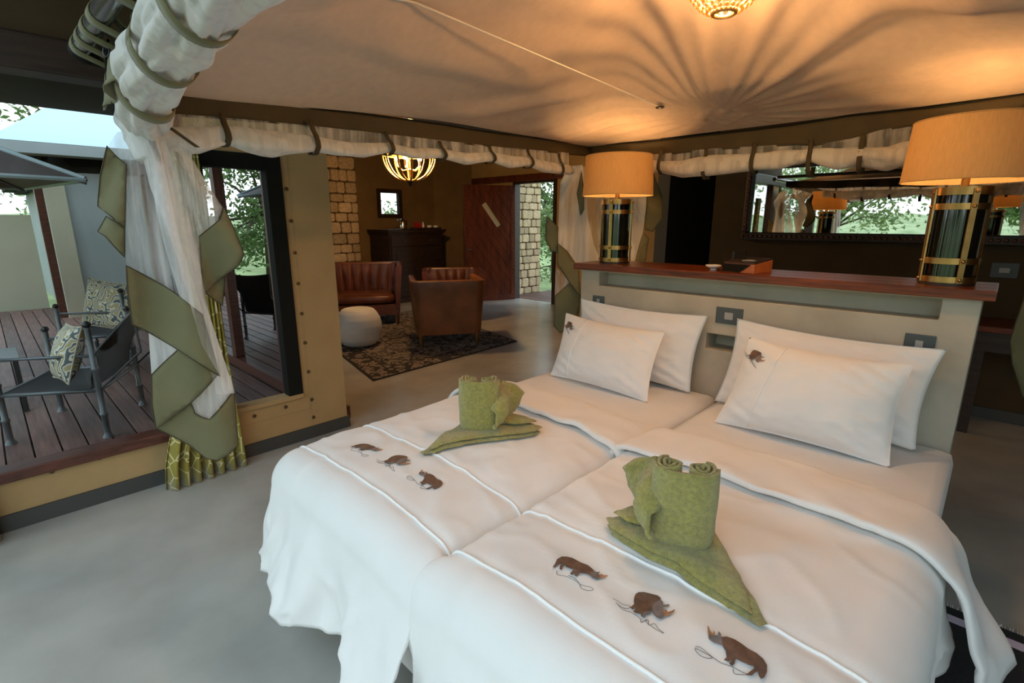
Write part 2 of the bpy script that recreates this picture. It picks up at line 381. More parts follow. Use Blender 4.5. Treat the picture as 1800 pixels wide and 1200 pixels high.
# left wall built round its windows
wl = MB().box((XW-.1,-2.4,0),(XW,1.70,.27)).box((XW-.1,.88,.27),(XW,.93,2.3)).box((XW-.1,1.385,.27),(XW,1.70,2.9)) \
    .box((XW-.1,-.55,.27),(XW,-.16,2.3)).box((XW-.1,.93,1.9),(XW,1.385,2.9)).box((XW-.1,.93,.27),(XW,1.385,.33))
wleft = struct('wall_left', wl, 'tan_canvas')
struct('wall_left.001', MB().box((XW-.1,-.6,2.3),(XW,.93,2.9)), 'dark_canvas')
struct('trim_1', MB().box((XW-.13,-3.2,2.17),(XW+.05,.93,2.33)), 'wood_dark', bevel=0.01)
st = [(503,332),(511,388),(518,444),(524,498),(530,551),(536,602),(542,653),(548,702),(551,733),(502,715),(447,731),(251,783),(175,804),(91,828)]
sm_ = MB().lathe([(.013,-.001),(.013,.003),(.008,.004),(.007,.009),(.002,.011)], n=12).mesh('stud'); ring_ = MB().lathe([(0.011,-0.002),(0.011,0.002),(0.006,0.002)], n=10)
for i, (px, py) in enumerate(st):
    p = at(px, py, 'x', XW)
    o = obj('stud', sm_, 'old_brass' if i == 0 else None, wleft); o.location = p; o.rotation_euler = (0, PI/2, 0)
# a seam line along the canvas panel
obj('seam', MB().box((XW,1.425,.1),(XW+.003,1.433,2.3)).box((XW,.88,.215),(XW+.003,1.43,.22)), 'tan_canvas', wleft)
struct('baseboard_left', MB().box((XW,-2.4,0),(XW+.014,1.714,.085)).box((XW-.1,1.70,0),(XW,1.714,.085)), 'baseboard_grey')
w1 = sempty('window_1')
obj('sill', MB().box((XW-.09,-.17,.255),(XW+.03,.90,.312)), 'timber', w1, bevel=.006)
obj('frame', MB().box((XW-.08,-.2,.31),(XW+.02,-.14,2.2)).box((XW-.08,.83,.31),(XW+.0,.88,2.2)), 'timber', w1, bevel=.004)
obj('pane', MB().box((XW-.062,-.14,.31),(XW-.056,.83,2.2)), 'window_glass', w1)
w2 = sempty('window_2')
fb = MB().box((XW-.07,1.29,.335),(XW+.015,1.386,1.9)).box((XW-.07,.93,1.81),(XW+.015,1.29,1.9)).box((XW-.07,.93,.335),(XW+.0,.95,1.81))
obj('frame', fb, 'frame_black', w2, bevel=.004)
obj('sill', MB().box((XW-.09,.93,.315),(XW+.02,1.386,.345)), 'tan_canvas', w2, bevel=.004)
w5 = sempty('window_3')
obj('frame', MB().box((XW-.08,-.6,.31),(XW+.02,-.55,2.2)).box((XW-.08,-2.4,.31),(XW,-2.35,2.2)), 'timber', w5)
obj('pane', MB().box((XW-.062,-2.35,.31),(XW-.056,-.6,2.2)), 'window_glass', w5)
# lounge glazing that faces the deck
w3 = sempty('window_4')
YG = 1.74
for x in (-3.62,-4.47,-5.75,-7.1,-8.5): obj('stile', MB().box((x-.055,YG-.05,.1),(x+.055,YG+.05,2.12)), 'timber', w3, bevel=.006)
obj('rail', MB().box((-8.9,YG-.06,0),(-3.5,YG+.06,.1)), 'timber', w3); obj('rail', MB().box((-8.9,YG-.06,2.12),(-3.5,YG+.06,2.3)), 'timber', w3)
for a, b_ in zip((-3.62,-4.47,-5.75,-7.1),(-4.47,-5.75,-7.1,-8.5)):
    obj('pane', MB().box((b_+.055,YG-.004,.1),(a-.055,YG+.004,2.12)), 'door_glass', w3)
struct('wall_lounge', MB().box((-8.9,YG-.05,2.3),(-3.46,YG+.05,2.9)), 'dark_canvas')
# lounge west wall with its small window, angled corner, entrance wall
XL = -8.85
p0, p1 = at(661,331,'x',XL), at(707,383,'x',XL); wy0, wy1, wz0, wz1 = p0.y, p1.y, p1.z, p0.z
struct('wall_west', MB().box((XL-.1,1.7,0),(XL,wy0,2.9)).box((XL-.1,wy1,0),(XL,6.82,2.9)).box((XL-.1,wy0,0),(XL,wy1,wz0)).box((XL-.1,wy0,wz1),(XL,wy1,2.9)), 'brown_canvas')
w4 = sempty('window_5')
fr = .075
obj('frame', MB().box((XL-.06,wy0,wz0),(XL+.03,wy0+fr,wz1)).box((XL-.06,wy1-fr,wz0),(XL+.03,wy1,wz1)).box((XL-.06,wy0+fr,wz0),(XL+.03,wy1-fr,wz0+fr)).box((XL-.06,wy0+fr,wz1-fr),(XL+.03,wy1-fr,wz1)), 'wood_dark', w4)
obj('pane', MB().box((XL-.05,wy0+fr,wz0+fr),(XL-.045,wy1-fr,wz1-fr)), 'window_glass', w4)
struct('wall_corner', MB().extrude([Vector(p) for p in ((XL,6.8,0),(-8.2,7.3,0),(-8.2,7.4,0),(XL-.1,6.9,0))], (0,0,2.9)), 'brown_canvas')
DX0, DX1 = -6.92, -5.98
struct('wall_north', MB().box((-8.25,7.3,0),(DX0-.06,7.4,2.9)).box((DX0-.06,7.3,2.26),(DX1+.06,7.4,2.9)).box((DX1+.06,7.3,0),(3.3,7.4,2.9)), 'tan_canvas')
struct('trim_2', MB().box((-8.1,7.2,2.24),(DX1+.4,7.3,2.36)), 'door_wood', bevel=.006)
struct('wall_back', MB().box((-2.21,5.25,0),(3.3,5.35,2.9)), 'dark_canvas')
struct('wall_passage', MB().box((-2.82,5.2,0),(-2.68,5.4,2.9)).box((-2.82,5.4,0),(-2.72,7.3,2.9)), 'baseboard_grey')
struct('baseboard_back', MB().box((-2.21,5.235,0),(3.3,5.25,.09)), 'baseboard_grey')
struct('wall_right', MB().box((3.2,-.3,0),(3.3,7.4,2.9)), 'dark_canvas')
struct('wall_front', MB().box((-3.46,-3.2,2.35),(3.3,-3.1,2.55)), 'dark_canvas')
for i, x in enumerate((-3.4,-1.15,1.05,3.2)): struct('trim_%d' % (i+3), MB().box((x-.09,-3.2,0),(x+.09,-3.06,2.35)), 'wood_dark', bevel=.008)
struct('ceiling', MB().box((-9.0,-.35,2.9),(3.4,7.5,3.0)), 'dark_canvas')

# ---- individual stones laid in courses on a masonry core
def stone_mesh(i):
    rs = random.Random(i); mb = MB(); n = 8; e = 0.86
    ring = [(-1,-.72),(-.72,-1),(.72,-1),(1,-.72),(1,.72),(.72,1),(-.72,1),(-1,.72)]
    ring = [(a*rs.uniform(.90,1.0), b*rs.uniform(.90,1.0)) for a, b in ring]
    vs = [(0.0, a*.5, b*.5) for a, b in ring]+[(.75, a*.5, b*.5) for a, b in ring]+[(1.0*rs.uniform(.85,1.0), a*.5*e*.9, b*.5*e*.9) for a, b in ring]
    fs = [(i_, (i_+1) % n, n+(i_+1) % n, n+i_) for i_ in range(n)]+[(n+i_, n+(i_+1) % n, 2*n+(i_+1) % n, 2*n+i_) for i_ in range(n)]+[tuple(range(2*n,3*n))]
    return mb.add(vs, fs).mesh('stone')
SM = [stone_mesh(i) for i in range(8)]
for s_ in SM: s_.materials.append(MAT['stone'])
def stone_wall(name, xf, y0, y1, z0, z1, row, wmean, core):
    rs = random.Random(int(row*1000+y0*10)); root = sempty(name, (0,0,0))
    obj('core', MB().box(core[0], core[1]), 'mortar', root)
    z = z0
    while z < z1-.05:
        h = min(row*rs.uniform(.82,1.2), z1-z); yy = y0
        if z1-(z+h) < .06: h = z1-z
        while yy < y1-.02:
            ww = wmean*rs.uniform(.7,1.35)
            if y1-(yy+ww) < wmean*.5: ww = y1-yy
            o = obj('stone', rs.choice(SM), None, root); o.location = (xf, yy+ww/2, z+h/2); o.scale = (.05*rs.uniform(.7,1.2), ww*.97, h*.96)
            yy += ww
        z += h
    return root
stone_wall('wall_stone', -8.62, 3.75, 4.87, .62, 2.62, .175, .21, ((-8.84,3.6,0),(-8.61,4.87,2.62)))
stone_wall('wall_stone.001', -7.30, 7.45, 8.42, 0.0, 2.5, .165, .2, ((-7.7,7.42,0),(-7.29,8.42,2.5)))
po = sempty('porch_floor')
for i in range(22):
    yy = 7.42+i*.125
    obj('plank', MB().box((-7.28,yy,-.03),(-4.2,yy+.118,0)), 'deck_wood', po)

# ---- entrance door, leaf swung into the lounge: diagonal boards, slanted window slot
hx, hy, ex, ey = -6.93, 7.24, -7.36, 6.32
dv = Vector((ex-hx, ey-hy, 0)); DW = dv.length; dv.normalize(); dn = Vector((-dv.y, dv.x, 0))
if dn.dot(Vector((0,0,1.2))-Vector((hx,hy,1.2))) < 0: dn = -dn
DH = 2.17
door = sempty('door_1', (hx, hy, 0))
def dpt(u, v, t_): return Vector((hx,hy,0))+dv*u+Vector((0,0,v))+dn*t_
def clip(poly, nrm, c):
    out = []
    for i in range(len(poly)):
        a, b_ = poly[i], poly[(i+1) % len(poly)]; da, db = a.dot(nrm)-c, b_.dot(nrm)-c
        if da >= 0: out.append(a)
        if (da > 0) != (db > 0) and abs(da-db) > 1e-9: out.append(a.lerp(b_, da/(da-db)))
    return out
# u runs from the hinge; boards rise away from the hinge
bd = Vector((0.72, 0.98)).normalized(); bn = Vector((-bd.y, bd.x))
rect = [Vector(p) for p in ((.07,.1),(DW-.07,.1),(DW-.07,DH-.1),(.07,DH-.1))]
lo = min(p.dot(bn) for p in rect); hi = max(p.dot(bn) for p in rect); BW = .135
s0 = Vector((.31,1.42)); slot_c = s0.dot(bn); sa, sb = s0.dot(bd), s0.dot(bd)+.52
c = slot_c-.05-BW*math.ceil((slot_c-.05-lo)/BW)
while c < hi:
    wd = .10 if abs(c-(slot_c-.05)) < 1e-4 else BW
    q = clip(clip(rect, bn, c+.003), -bn, -(c+wd-.003))
    if wd == .10:
        for part_ in (clip(q, -bd, -sa), clip(q, bd, sb)):
            if len(part_) > 2: obj('plank', MB().extrude([dpt(p.x,p.y,.0) for p in part_], dn*.035), 'door_wood', door)
        sl = clip(clip(q, bd, sa+.004), -bd, -(sb-.004))
        obj('pane', MB().extrude([dpt(p.x,p.y,.012) for p in sl], dn*.006), 'plaster_beige', door)  # opaque pane; its pale beige stands in for the lit wall behind
    elif len(q) > 2: obj('plank', MB().extrude([dpt(p.x,p.y,.0) for p in q], dn*(.035+.003*nz(c*9,1))), 'door_wood', door)
    c += wd
fm = MB()
for a, b_ in (((0,0),(.075,DH)),((DW-.075,0),(DW,DH)),((.075,0),(DW-.075,.105)),((.075,DH-.105),(DW-.075,DH))):
    fm.extrude([dpt(a[0],a[1],-.005), dpt(b_[0],a[1],-.005), dpt(b_[0],b_[1],-.005), dpt(a[0],b_[1],-.005)], dn*.05)
obj('frame', fm, 'door_wood', door, bevel=.003)
sd = MB()
for i in range(26):
    for u in (.037, DW-.037): sd.ball(dpt(u, .06+i*.081, .045), .007, 6)
obj('studs', sd, 'brass', door, kind='stuff')
obj('handle', MB().tube([dpt(DW-.04,1.0,.045),dpt(DW-.04,1.0,.085),dpt(DW-.13,1.0,.085)], .011, 8), 'silver', door)
struct('door_2', MB().box((DX0-.06,7.26,0),(DX0,7.4,2.26)).box((DX1,7.26,0),(DX1+.06,7.4,2.26)).box((DX0,7.26,2.2),(DX1,7.4,2.26)), 'wood_dark')

# ================================================================== BED CANOPY: lining, frame, net
XA, XB, YA, YB = -2.18, 0.25, 0.40, 3.03
FP = Vector((-1.22, 2.86))
def smin(vals, k=9.0): return -math.log(sum(math.exp(-k*v) for v in vals))/k
def lining_z(x, y):
    d = max(0.0, smin((x-XA, XB-x, y-YA, YB-y), 14))
    z = 2.003 - .075*sm((1.9-y)/1.5)*math.exp(-(x-XA)*3.2) + (0.30*d if d < .43 else .129+.52*(d-.43))
    p = Vector((x, y))-FP; r = p.length; a = math.atan2(p.y, p.x)
    f = 0
    for c_, w_, h_ in ((-.30,.10,1.0),(-.62,.09,1.0),(-.95,.10,.8),(-1.45,.12,.9),(-1.95,.10,.5),(-2.25,.08,.9),(-2.6,.07,.6),(-.12,.05,.7),(-2.85,.05,.7),(-2.98,.035,.5),(-3.08,.03,.4)):
        f += h_*math.exp(-((a-c_)/w_)**2)
    z -= .030*f*sm(r/.9)*sm(d/.16)*(1-.4*sm((r-1.2)/1.2))
    z += .010*math.sin(a*34)*sm(d/.1)*math.exp(-r/1.1)
    z += .012*nz(x*2.2, y*2.2)*sm(d/.2)+.004*nz(x*8, y*8)*sm(d/.2)
    if abs(x-(XA+.47)) < .12: z -= .012*math.cos((x-XA-.47)/.12*PI/2)*sm((2.4-y)/.6)
    return z
lin = MB().grid(lambda u, v: Vector((lerp(XA,XB,u), lerp(YA,YB,v), lining_z(lerp(XA,XB,u), lerp(YA,YB,v)))), 150, 160)
o = obj('canopy_lining', lin, 'cream_canvas', smooth=True, fix=True)
tag(o, 'cream canvas canopy lining stretched in folds above the twin beds', 'canopy')
cord = thing('hanging_cord', 'thin white twisted cord running along the cream canopy lining', 'cord')
def on_lining(px, py):
    z = 2.15
    for _ in range(12): p = at(px, py, 'z', z); z = lerp(z, lining_z(p.x, p.y)-.006, .6)
    return p
ca, cb = on_lining(1160,188), on_lining(724,2); cb = ca+(cb-ca)*1.04
pts = []
for i in range(41):
    p = ca.lerp(cb, i/40); pts.append(Vector((p.x, p.y, min(p.z, lining_z(p.x, p.y)-.006))))
obj('strand', MB().tube(pts, .0035, 6), 'rope_white', cord, smooth=True)
obj('eyelet', MB().tube([pts[0]+Vector((.02*math.cos(q),.02*math.sin(q),-.002)) for q in [i*PI/6 for i in range(12)]], .004, 6, closed=True), 'wood_dark', cord)
obj('knot', MB().ball(pts[0], .009, 8), 'rope_white', cord)

# pipe frame
FXL, FYF, FZ = -2.33, .33, 2.045
fr_ = thing('canopy_support', 'glossy dark grey pipe frame of the net canopy, elbow near window', 'canopy frame')
R_ = .0275
obj('pipe', MB().tube([(FXL+.08,FYF,FZ),(.45,FYF,FZ)], R_, 20), 'pvc_grey', fr_, smooth=True, angle=50)
obj('pipe', MB().tube([(FXL,FYF+.08,FZ),(FXL,YB+.02,FZ)], R_*.9, 16), 'pvc_grey', fr_, smooth=True, angle=50)
obj('pipe', MB().tube([(FXL+.05,YB+.06,FZ+.02),(.45,YB+.06,FZ+.02)], R_*.7, 16), 'pvc_grey', fr_, smooth=True, angle=50)
obj('elbow', MB().tube([(FXL+.1,FYF,FZ),(FXL+.05,FYF,FZ),(FXL+.015,FYF+.015,FZ),(FXL,FYF+.05,FZ),(FXL,FYF+.1,FZ)], R_*1.12, 16), 'frame_black', fr_, smooth=True, angle=50)

net = thing('mosquito_net', 'white mosquito net with olive borders rolled up around the canopy edge', 'mosquito net')
LT = [(262,164),(380,165.5),(540,188),(667,203),(780,218),(828,227),(983,247),(1042,257)]
LB = [(262,200),(380,208),(540,223),(667,237),(780,250),(885,262),(983,270),(1030,275),(1042,276)]
BT = [(1030,256),(1050,254),(1150,247),(1227,238),(1300,230),(1400,218),(1500,201),(1633,189),(1800,165),(1990,135)]
BB = [(1030,276),(1080,277),(1167,273),(1250,264),(1330,260),(1400,255),(1433,257),(1500,246),(1545,232),(1590,224),(1800,196),(1990,165)]
def run_band(axis, val, T, B, x0, x1, n, amp, name, m_):
    def fn(u, v):
        px = lerp(x0, x1, u); a = at(px, interp(T, px), axis, val); b_ = at(px, interp(B, px), axis, val)
        p = a.lerp(b_, v); q = p.y if axis == 'x' else p.x
        off = amp*(.3+v)*(math.sin(q*17+1.3*math.sin(q*5))*.5+nz(q*9, v*1.5))
        p[0 if axis == 'x' else 1] += off; return p
    return obj(name, MB().grid(fn, n, 5).thicken(.003), m_, net, smooth=True)
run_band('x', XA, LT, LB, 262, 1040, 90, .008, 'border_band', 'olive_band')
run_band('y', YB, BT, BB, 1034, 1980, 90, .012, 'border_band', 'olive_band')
# dark top hem of the border
obj('hem', MB().tube([at(px, interp(LT, px)+.5, 'x', XA+.004) for px in range(262,1041,12)], .0045, 6), 'frame_black', net.children[0])
obj('hem', MB().tube([at(px, interp(BT, px)+.5, 'y', YB-.006) for px in range(1036,1970,12)], .0045, 6), 'frame_black', net.children[1])
# rolled net below each border; lower and upper outline of the roll
LR = [(262,198,262),(300,222,262),(340,226,272),(395,223,252),(440,226,270),(480,232,275),(552,240,267),(600,250,275),(640,253,278),(683,252,268),(730,262,280),(775,262,278),(820,270,290),(860,268,284),(900,275,296),(928,277,292),(960,284,304),(985,288,306),(1003,292,308)]
BR = [(1130,280,306),(1163,284,304),(1200,282,312),(1243,276,311),(1285,274,306),(1325,270,300),(1375,266,296),(1425,262,284),(1480,262,300),(1515,258,292),(1560,258,298),(1620,246,288),(1700,232,285),(1800,220,272),(1950,200,262)]
def roll(axis, val, prof, seed):
    cs = [(p[0], (p[1]+p[2])/2) for p in prof]; hs = [(p[0], (p[2]-p[1])/2) for p in prof]
    x0, x1 = prof[0][0], prof[-1][0]; N = 120; pts = []; rad = []
    for i in range(N+1):
        px = lerp(x0, x1, i/N); c_ = interp(cs, px); h_ = interp(hs, px)
        p = at(px, c_, axis, val); rad.append((at(px, c_+h_, axis, val)-p).length); pts.append(p)
    def r(t_):
        i = int(round(t_*N)); q = rad[i]
        return lambda a: q*(1+.10*math.sin(3*a+4*nz(t_*9, seed))+.13*nz(2*math.cos(a)+seed, 2*math.sin(a), t_*22)+.07*nz(6*math.cos(a), 6*math.sin(a)+seed, t_*9))
    return obj('net_roll', MB().tube(pts, r, 26), 'net_bundle', net, smooth=True)
roll('x', XA+.02, LR, 1.0); roll('y', YB-.01, BR, 5.0)
# loose sheer net that hangs between border and roll
def loose(axis, val, B, prof, x0, x1):
    up = [(p[0], p[1]+ (p[2]-p[1])*.5) for p in prof]
    def fn(u, v):
        px = lerp(x0, x1, u); p = at(px, interp(B, px)-3, axis, val).lerp(at(px, interp(up, px), axis, val), v); q = p.y if axis == 'x' else p.x
        p[0 if axis == 'x' else 1] += .008*nz(q*9, v*3); return p
    obj('sheer_panel', MB().grid(fn, 80, 5), 'net', net, smooth=True)
loose('x', XA+.01, LB, LR, 264, 1000); loose('y', YB-.005, BB, BR, 1132, 1940)
# tie straps
def strap(px, top, bot, axis, val, w_=.011, lean=0):
    a = at(px, top, axis, val); b_ = at(px+lean, bot, axis, val); d = (b_-a); L_ = d.length; d.normalize()
    side = Vector((0,1,0)) if axis == 'x' else Vector((1,0,0)); out = Vector((1,0,0)) if axis == 'x' else Vector((0,-1,0))
    rr = max(.02, (at(px, bot, axis, val)-at(px, bot-22, axis, val)).length*.7)
    path = [a+out*.012]+[a+d*(L_*k/6)+out*(.014+.035*sm((k-1)/3)) for k in range(1,6)]+[b_+out*.022, b_+d*.004, b_-out*.03+d*.002, b_-out*.05-d*.05]
    mb = MB(); vs = []; fs = []
    for p in path: vs += [p-side*w_, p+side*w_]
    for i in range(len(path)-1): fs.append((2*i, 2*i+1, 2*i+3, 2*i+2))
    obj('strap', mb.add(vs, fs).thicken(.002), 'olive_band', net, smooth=True)
for px, a, b_, ln in ((388,200,256,8),(543,210,270,9),(676,232,272,7),(770,248,282,5),(858,256,287,3),(925,262,295,3),(980,270,309,0)): strap(px, a, b_, 'x', XA+.012, lean=ln)
for px, a, b_, ln in ((1164,262,305,0),(1243,262,314,-2),(1328,250,304,-3),(1427,245,310,-3),(1518,238,303,-6),(1640,215,290,-6),(1760,200,280,-6)): strap(px, a, b_, 'y', YB-.012, lean=ln)

# --- front run: thick white bundle, straps, clips, border with loops over the pipe
fp = [Vector(p) for p in ((-2.16,.46,1.80),(-2.05,.44,1.85),(-1.87,.42,1.905),(-1.62,.42,1.94),(-1.39,.42,1.965),(-1.05,.41,1.98),(-.7,.41,1.965),(-.3,.41,1.98),(.25,.41,1.96))]
def smooth_path(p, n):
    out = []
    for i in range(len(p)-1):
        p0, p1, p2, p3 = p[max(0,i-1)], p[i], p[i+1], p[min(len(p)-1,i+2)]
        for k in range(n):
            t_ = k/n; out.append(.5*((2*p1)+(p2-p0)*t_+(2*p0-5*p1+4*p2-p3)*t_*t_+(3*p1-p0-3*p2+p3)*t_**3))
    return out+[p[-1]]
fpp = smooth_path(fp, 16)
def rfront(t_):
    base = interp([(0,.05),(.06,.058),(.12,.07),(.195,.062),(.28,.085),(.36,.068),(.45,.085),(.52,.07),(.63,.085),(.70,.08),(1,.085)], t_)
    def r(a):
        b_ = a+.9*nz(t_*3.5, 3.1)
        cre = .55*abs(math.sin(2.5*b_+2.2*t_*4))+.30*abs(math.sin(4.5*b_-t_*9+1.0))+.15*abs(math.sin(8*b_+t_*13))
        return base*(.74+.46*cre+.05*nz(1.5*math.cos(a), 1.5*math.sin(a), t_*9))
    return r
obj('net_roll', MB().tube(fpp, rfront, 72), 'net_bundle', net, smooth=True)
kp = smooth_path([Vector(p) for p in ((-2.27,.43,1.93),(-2.25,.44,1.87),(-2.20,.45,1.81),(-2.15,.45,1.77),(-2.13,.45,1.70))], 6)
obj('net_roll', MB().tube(kp, lambda t_: (lambda a: interp([(0,.02),(.3,.055),(.6,.065),(1,.04)], t_)*(.85+.22*abs(math.sin(3*a+5*t_))+.12*nz(2*math.cos(a), 2*math.sin(a), t_*7))), 36), 'net_bundle', net, smooth=True)
# border on the front run: wavy olive strip between pipe and roll
def fband(u, v):
    x = lerp(-2.24, .3, u); top = Vector((x, .385+.012*math.sin(x*19), 2.03)); bot = Vector((x+.015, lerp(.345, .43, sm((x+2.0)/.25))+.02*math.sin(x*23+.6)+.02*nz(x*7, 2), lerp(1.86, 1.955, sm((x+2.05)/.3))+.02*nz(x*5, 4)))
    p = top.lerp(bot, v); p.y += .022*math.sin(x*31+v*2)*v; return p
obj('border_band', MB().grid(fband, 90, 8).thicken(.003), 'olive_cloth', net, smooth=True)
for x in (-2.205,-2.10,-1.99,-1.86,-1.6,-1.3,-.9,-.4):
    R2 = R_+.004; path = [Vector((x, .40, 2.0))]+[Vector((x+.004*math.sin(q), FYF+R2*math.sin(q), FZ+R2*math.cos(q))) for q in [math.radians(a) for a in range(100,-171,-20)]]+[Vector((x, .40, 1.985))]
    vs = []; fs = []
    for p in path: vs += [p-Vector((.025,0,0)), p+Vector((.025,0,0))]
    for i in range(len(path)-1): fs.append((2*i,2*i+1,2*i+3,2*i+2))
    obj('pipe_loop', MB().add(vs, fs).thicken(.003), 'olive_cloth', net, smooth=True)
def ring_strap(tt, extra, tilt, w_=.021):
    i = int(tt*(len(fpp)-2)); c_ = fpp[i]; d = (fpp[i+1]-fpp[i]).normalized(); up = Vector((0,0,1)); s_ = d.cross(up).normalized(); up = s_.cross(d)
    path = []
    for k in range(33):
        a = 2*PI*k/32; r_ = interp([(0,.055),(.2,.066),(.36,.072),(1,.075)], tt)+extra; path.append(c_+s_*(r_*math.cos(a))+up*(r_*math.sin(a))+d*(tilt*math.cos(a)))
    vs = []; fs = []
    for p in path: vs += [p-d*w_, p+d*w_]
    for i in range(len(path)-1): fs.append((2*i,2*i+1,2*i+3,2*i+2))
    obj('strap', MB().add(vs, fs).thicken(.003), 'olive_cloth', net, smooth=True)
for tt, ti in ((.195,.035),(.36,.02),(.52,.02),(.7,.02)): ring_strap(tt, .012, ti)
# spring clips and cords holding the gathered corner
def px_tube(pts, y_, r_, name, m_): return obj(name, MB().tube([at(a, b_, 'y', y_) for a, b_ in pts], r_, 6), m_, net, smooth=True)
for pts in (((243,0),(241,22),(240,40)),((218,50),(212,85),(214,105),(222,135),(227,162)),((190,70),(186,105),(188,145),(198,182))):
    px_tube(pts, .36, .0035, 'clip_cord', 'frame_black')
for px, py in ((242,28),(215,78),(187,90),(189,150)):
    c_ = at(px, py, 'y', .355); obj('clip', MB().tube([c_+_R*(.009*math.cos(q))+_U*(.016*math.sin(q)) for q in [i*PI/6 for i in range(12)]], .0026, 6, closed=True), 'black_metal', net)

# --- hanging corner bundles, cut as cloth panels with folds
def drape(panels, p0, n, scale_fold, seed, apex):
    n = Vector(n).normalized(); p0 = Vector(p0); e1 = Vector((0,0,1)).cross(n).normalized(); e2 = Vector((0,0,1))
    ap = onplane(apex[0], apex[1], p0, n)-p0; au, av = ap.dot(e1), ap.dot(e2)
    def fold(u, v):
        r = math.hypot(u-au, v-av); a = math.atan2(u-au, av-v+.05)
        return scale_fold*sm(r/.35)*(.55*math.sin(a*16+seed+2*nz(u*3, v*2))+.35*nz(u*7+seed, v*1.6)*1.6)
    for kind_, poly, depth, m_ in panels:
        pl = []
        for px, py in poly:
            q = onplane(px, py, p0, n)-p0; pl.append((q.dot(e1), q.dot(e2)))
        fn = lambda u, v: p0+e1*u+e2*v-n*0+n*(depth+fold(u, v)*(1.0 if kind_ == 'net_drape' else 1.15))
        o = obj(kind_, sheet(pl, .022 if kind_ != 'net_drape' else .02, fn, .0025 if kind_ != 'net_drape' else 0), m_, net, smooth=True)
        if kind_ == 'border_fold':
            k = len(pl); pts = []
            for i in range(k):
                a, b_ = Vector(pl[i]), Vector(pl[(i+1) % k]); m2 = max(2, int((b_-a).length/.02))
                pts += [fn(*a.lerp(b_, j/m2))+n*.002 for j in range(m2)]
            obj('seam', MB().tube(pts, .0022, 5, closed=True), 'olive_band', o)
N1 = (2.18, -.30, 0)
H, S_ = 'border_fold', 'net_drape'
drape([
 (S_, [(206,232),(275,222),(300,240),(330,420),(352,548),(292,505),(222,465),(219,400),(221,291),(189,258)], 0.0, 'net'),
 (S_, [(235,215),(275,215),(318,330),(350,470),(382,655),(350,600),(300,430),(262,330)], .05, 'net'),
 (S_, [(240,215),(268,215),(310,420),(352,548),(310,515),(282,420)], .075, 'net'),
 (S_, [(272,208),(310,228),(343,280),(393,364),(384,385),(352,416),(356,520),(372,560),(413,690),(368,737),(343,727),(334,704),(382,655),(350,548),(318,380),(298,270)], -.03, 'net'),
 (S_, [(300,240),(338,270),(352,416),(356,520),(413,690),(378,690),(345,545),(322,400)], .01, 'net'),
 (S_, [(318,262),(342,280),(393,364),(384,385),(352,416),(346,350)], -.01, 'net'),
 (S_, [(262,570),(316,600),(322,614),(268,664)], -.03, 'net_bundle'),
 (S_, [(330,703),(382,655),(413,690),(368,740),(343,730)], -.045, 'net_bundle'),
 (H, [(188,258),(203,274),(221,291),(220,345),(219,400),(205,390),(190,376),(172,362),(176,310)], .02, 'olive_cloth'),
 (H, [(187,380),(205,391),(219,400),(219,452),(200,432),(185,415),(172,407)], .0, 'olive_cloth'),
 (H, [(221,465),(292,504),(318,521),(351,548),(366,600),(382,655),(313,612),(232,568),(224,515)], .04, 'olive_cloth'),
 (H, [(316,611),(350,630),(382,655),(335,706),(275,757),(268,715),(267,662)], .0, 'olive_cloth'),
 (H, [(275,757),(335,705),(343,727),(355,733),(368,736),(413,689),(418,780),(400,796),(381,808),(362,806),(333,784)], -.02, 'olive_cloth'),
 (H, [(393,364),(410,405),(425,446),(416,466),(366,512),(357,517),(351,416),(384,386)], .01, 'olive_cloth'),
 (H, [(357,478),(400,480),(400,505),(397,541),(363,517)], -.03, 'olive_cloth'),
 ], (-2.16,.44,1.4), N1, .045, 0.3, (250,205))
N2 = (2.0, -2.95, 0)
drape([
 (S_, [(1000,292),(1024,290),(1030,330),(1033,380),(1044,430),(1060,470),(1030,480),(1018,470),(997,441),(981,427),(982,395),(985,320)], 0, 'net_bundle'),
 (S_, [(1020,290),(1050,300),(1075,400),(1085,470),(1050,470),(1036,400)], -.03, 'net'),
 (S_, [(1040,285),(1062,292),(1100,400),(1105,465),(1080,468),(1060,400)], -.06, 'net'),
 (S_, [(1100,295),(1140,300),(1137,350),(1131,410),(1116,462),(1096,465),(1090,380)], -.02, 'net_bundle'),
 (S_, [(975,470),(1003,500),(985,560),(972,560)], -.05, 'net'),
 (H, [(961,379),(975,392),(981,399),(981,444),(968,441),(959,419)], .0, 'olive_cloth'),
 (H, [(981,427),(997,441),(1006,458),(1017,468),(1021,520),(1002,497),(990,480),(980,464)], .02, 'olive_cloth'),
 (H, [(1002,497),(1021,520),(1016,560),(985,585),(973,574),(974,522)], -.02, 'olive_cloth'),
 (H, [(1022,300),(1026,335),(1026,368),(1020,378),(1014,340)], .01, 'olive_cloth'),
 (H, [(1146,300),(1164,342),(1163,385),(1148,407),(1134,403),(1137,350)], -.02, 'olive_cloth'),
 (H, [(1131,410),(1141,419),(1136,455),(1130,470),(1114,466)], .0, 'olive_cloth'),
 ], (-2.12,3.06,1.4), N2, .05, 2.1, (1035,270))
drape([
 (H, [(1812,470),(1798,530),(1784,570),(1775,600),(1779,640),(1797,700),(1850,760),(1930,720),(1930,470)], 0, 'olive_cloth'),
 (S_, [(1812,330),(1830,300),(1930,330),(1930,480),(1808,480)], -.02, 'net_bundle'),
 ], (.1,3.15,1.4), (.0,-1,0), .05, 4.0, (1850,300))
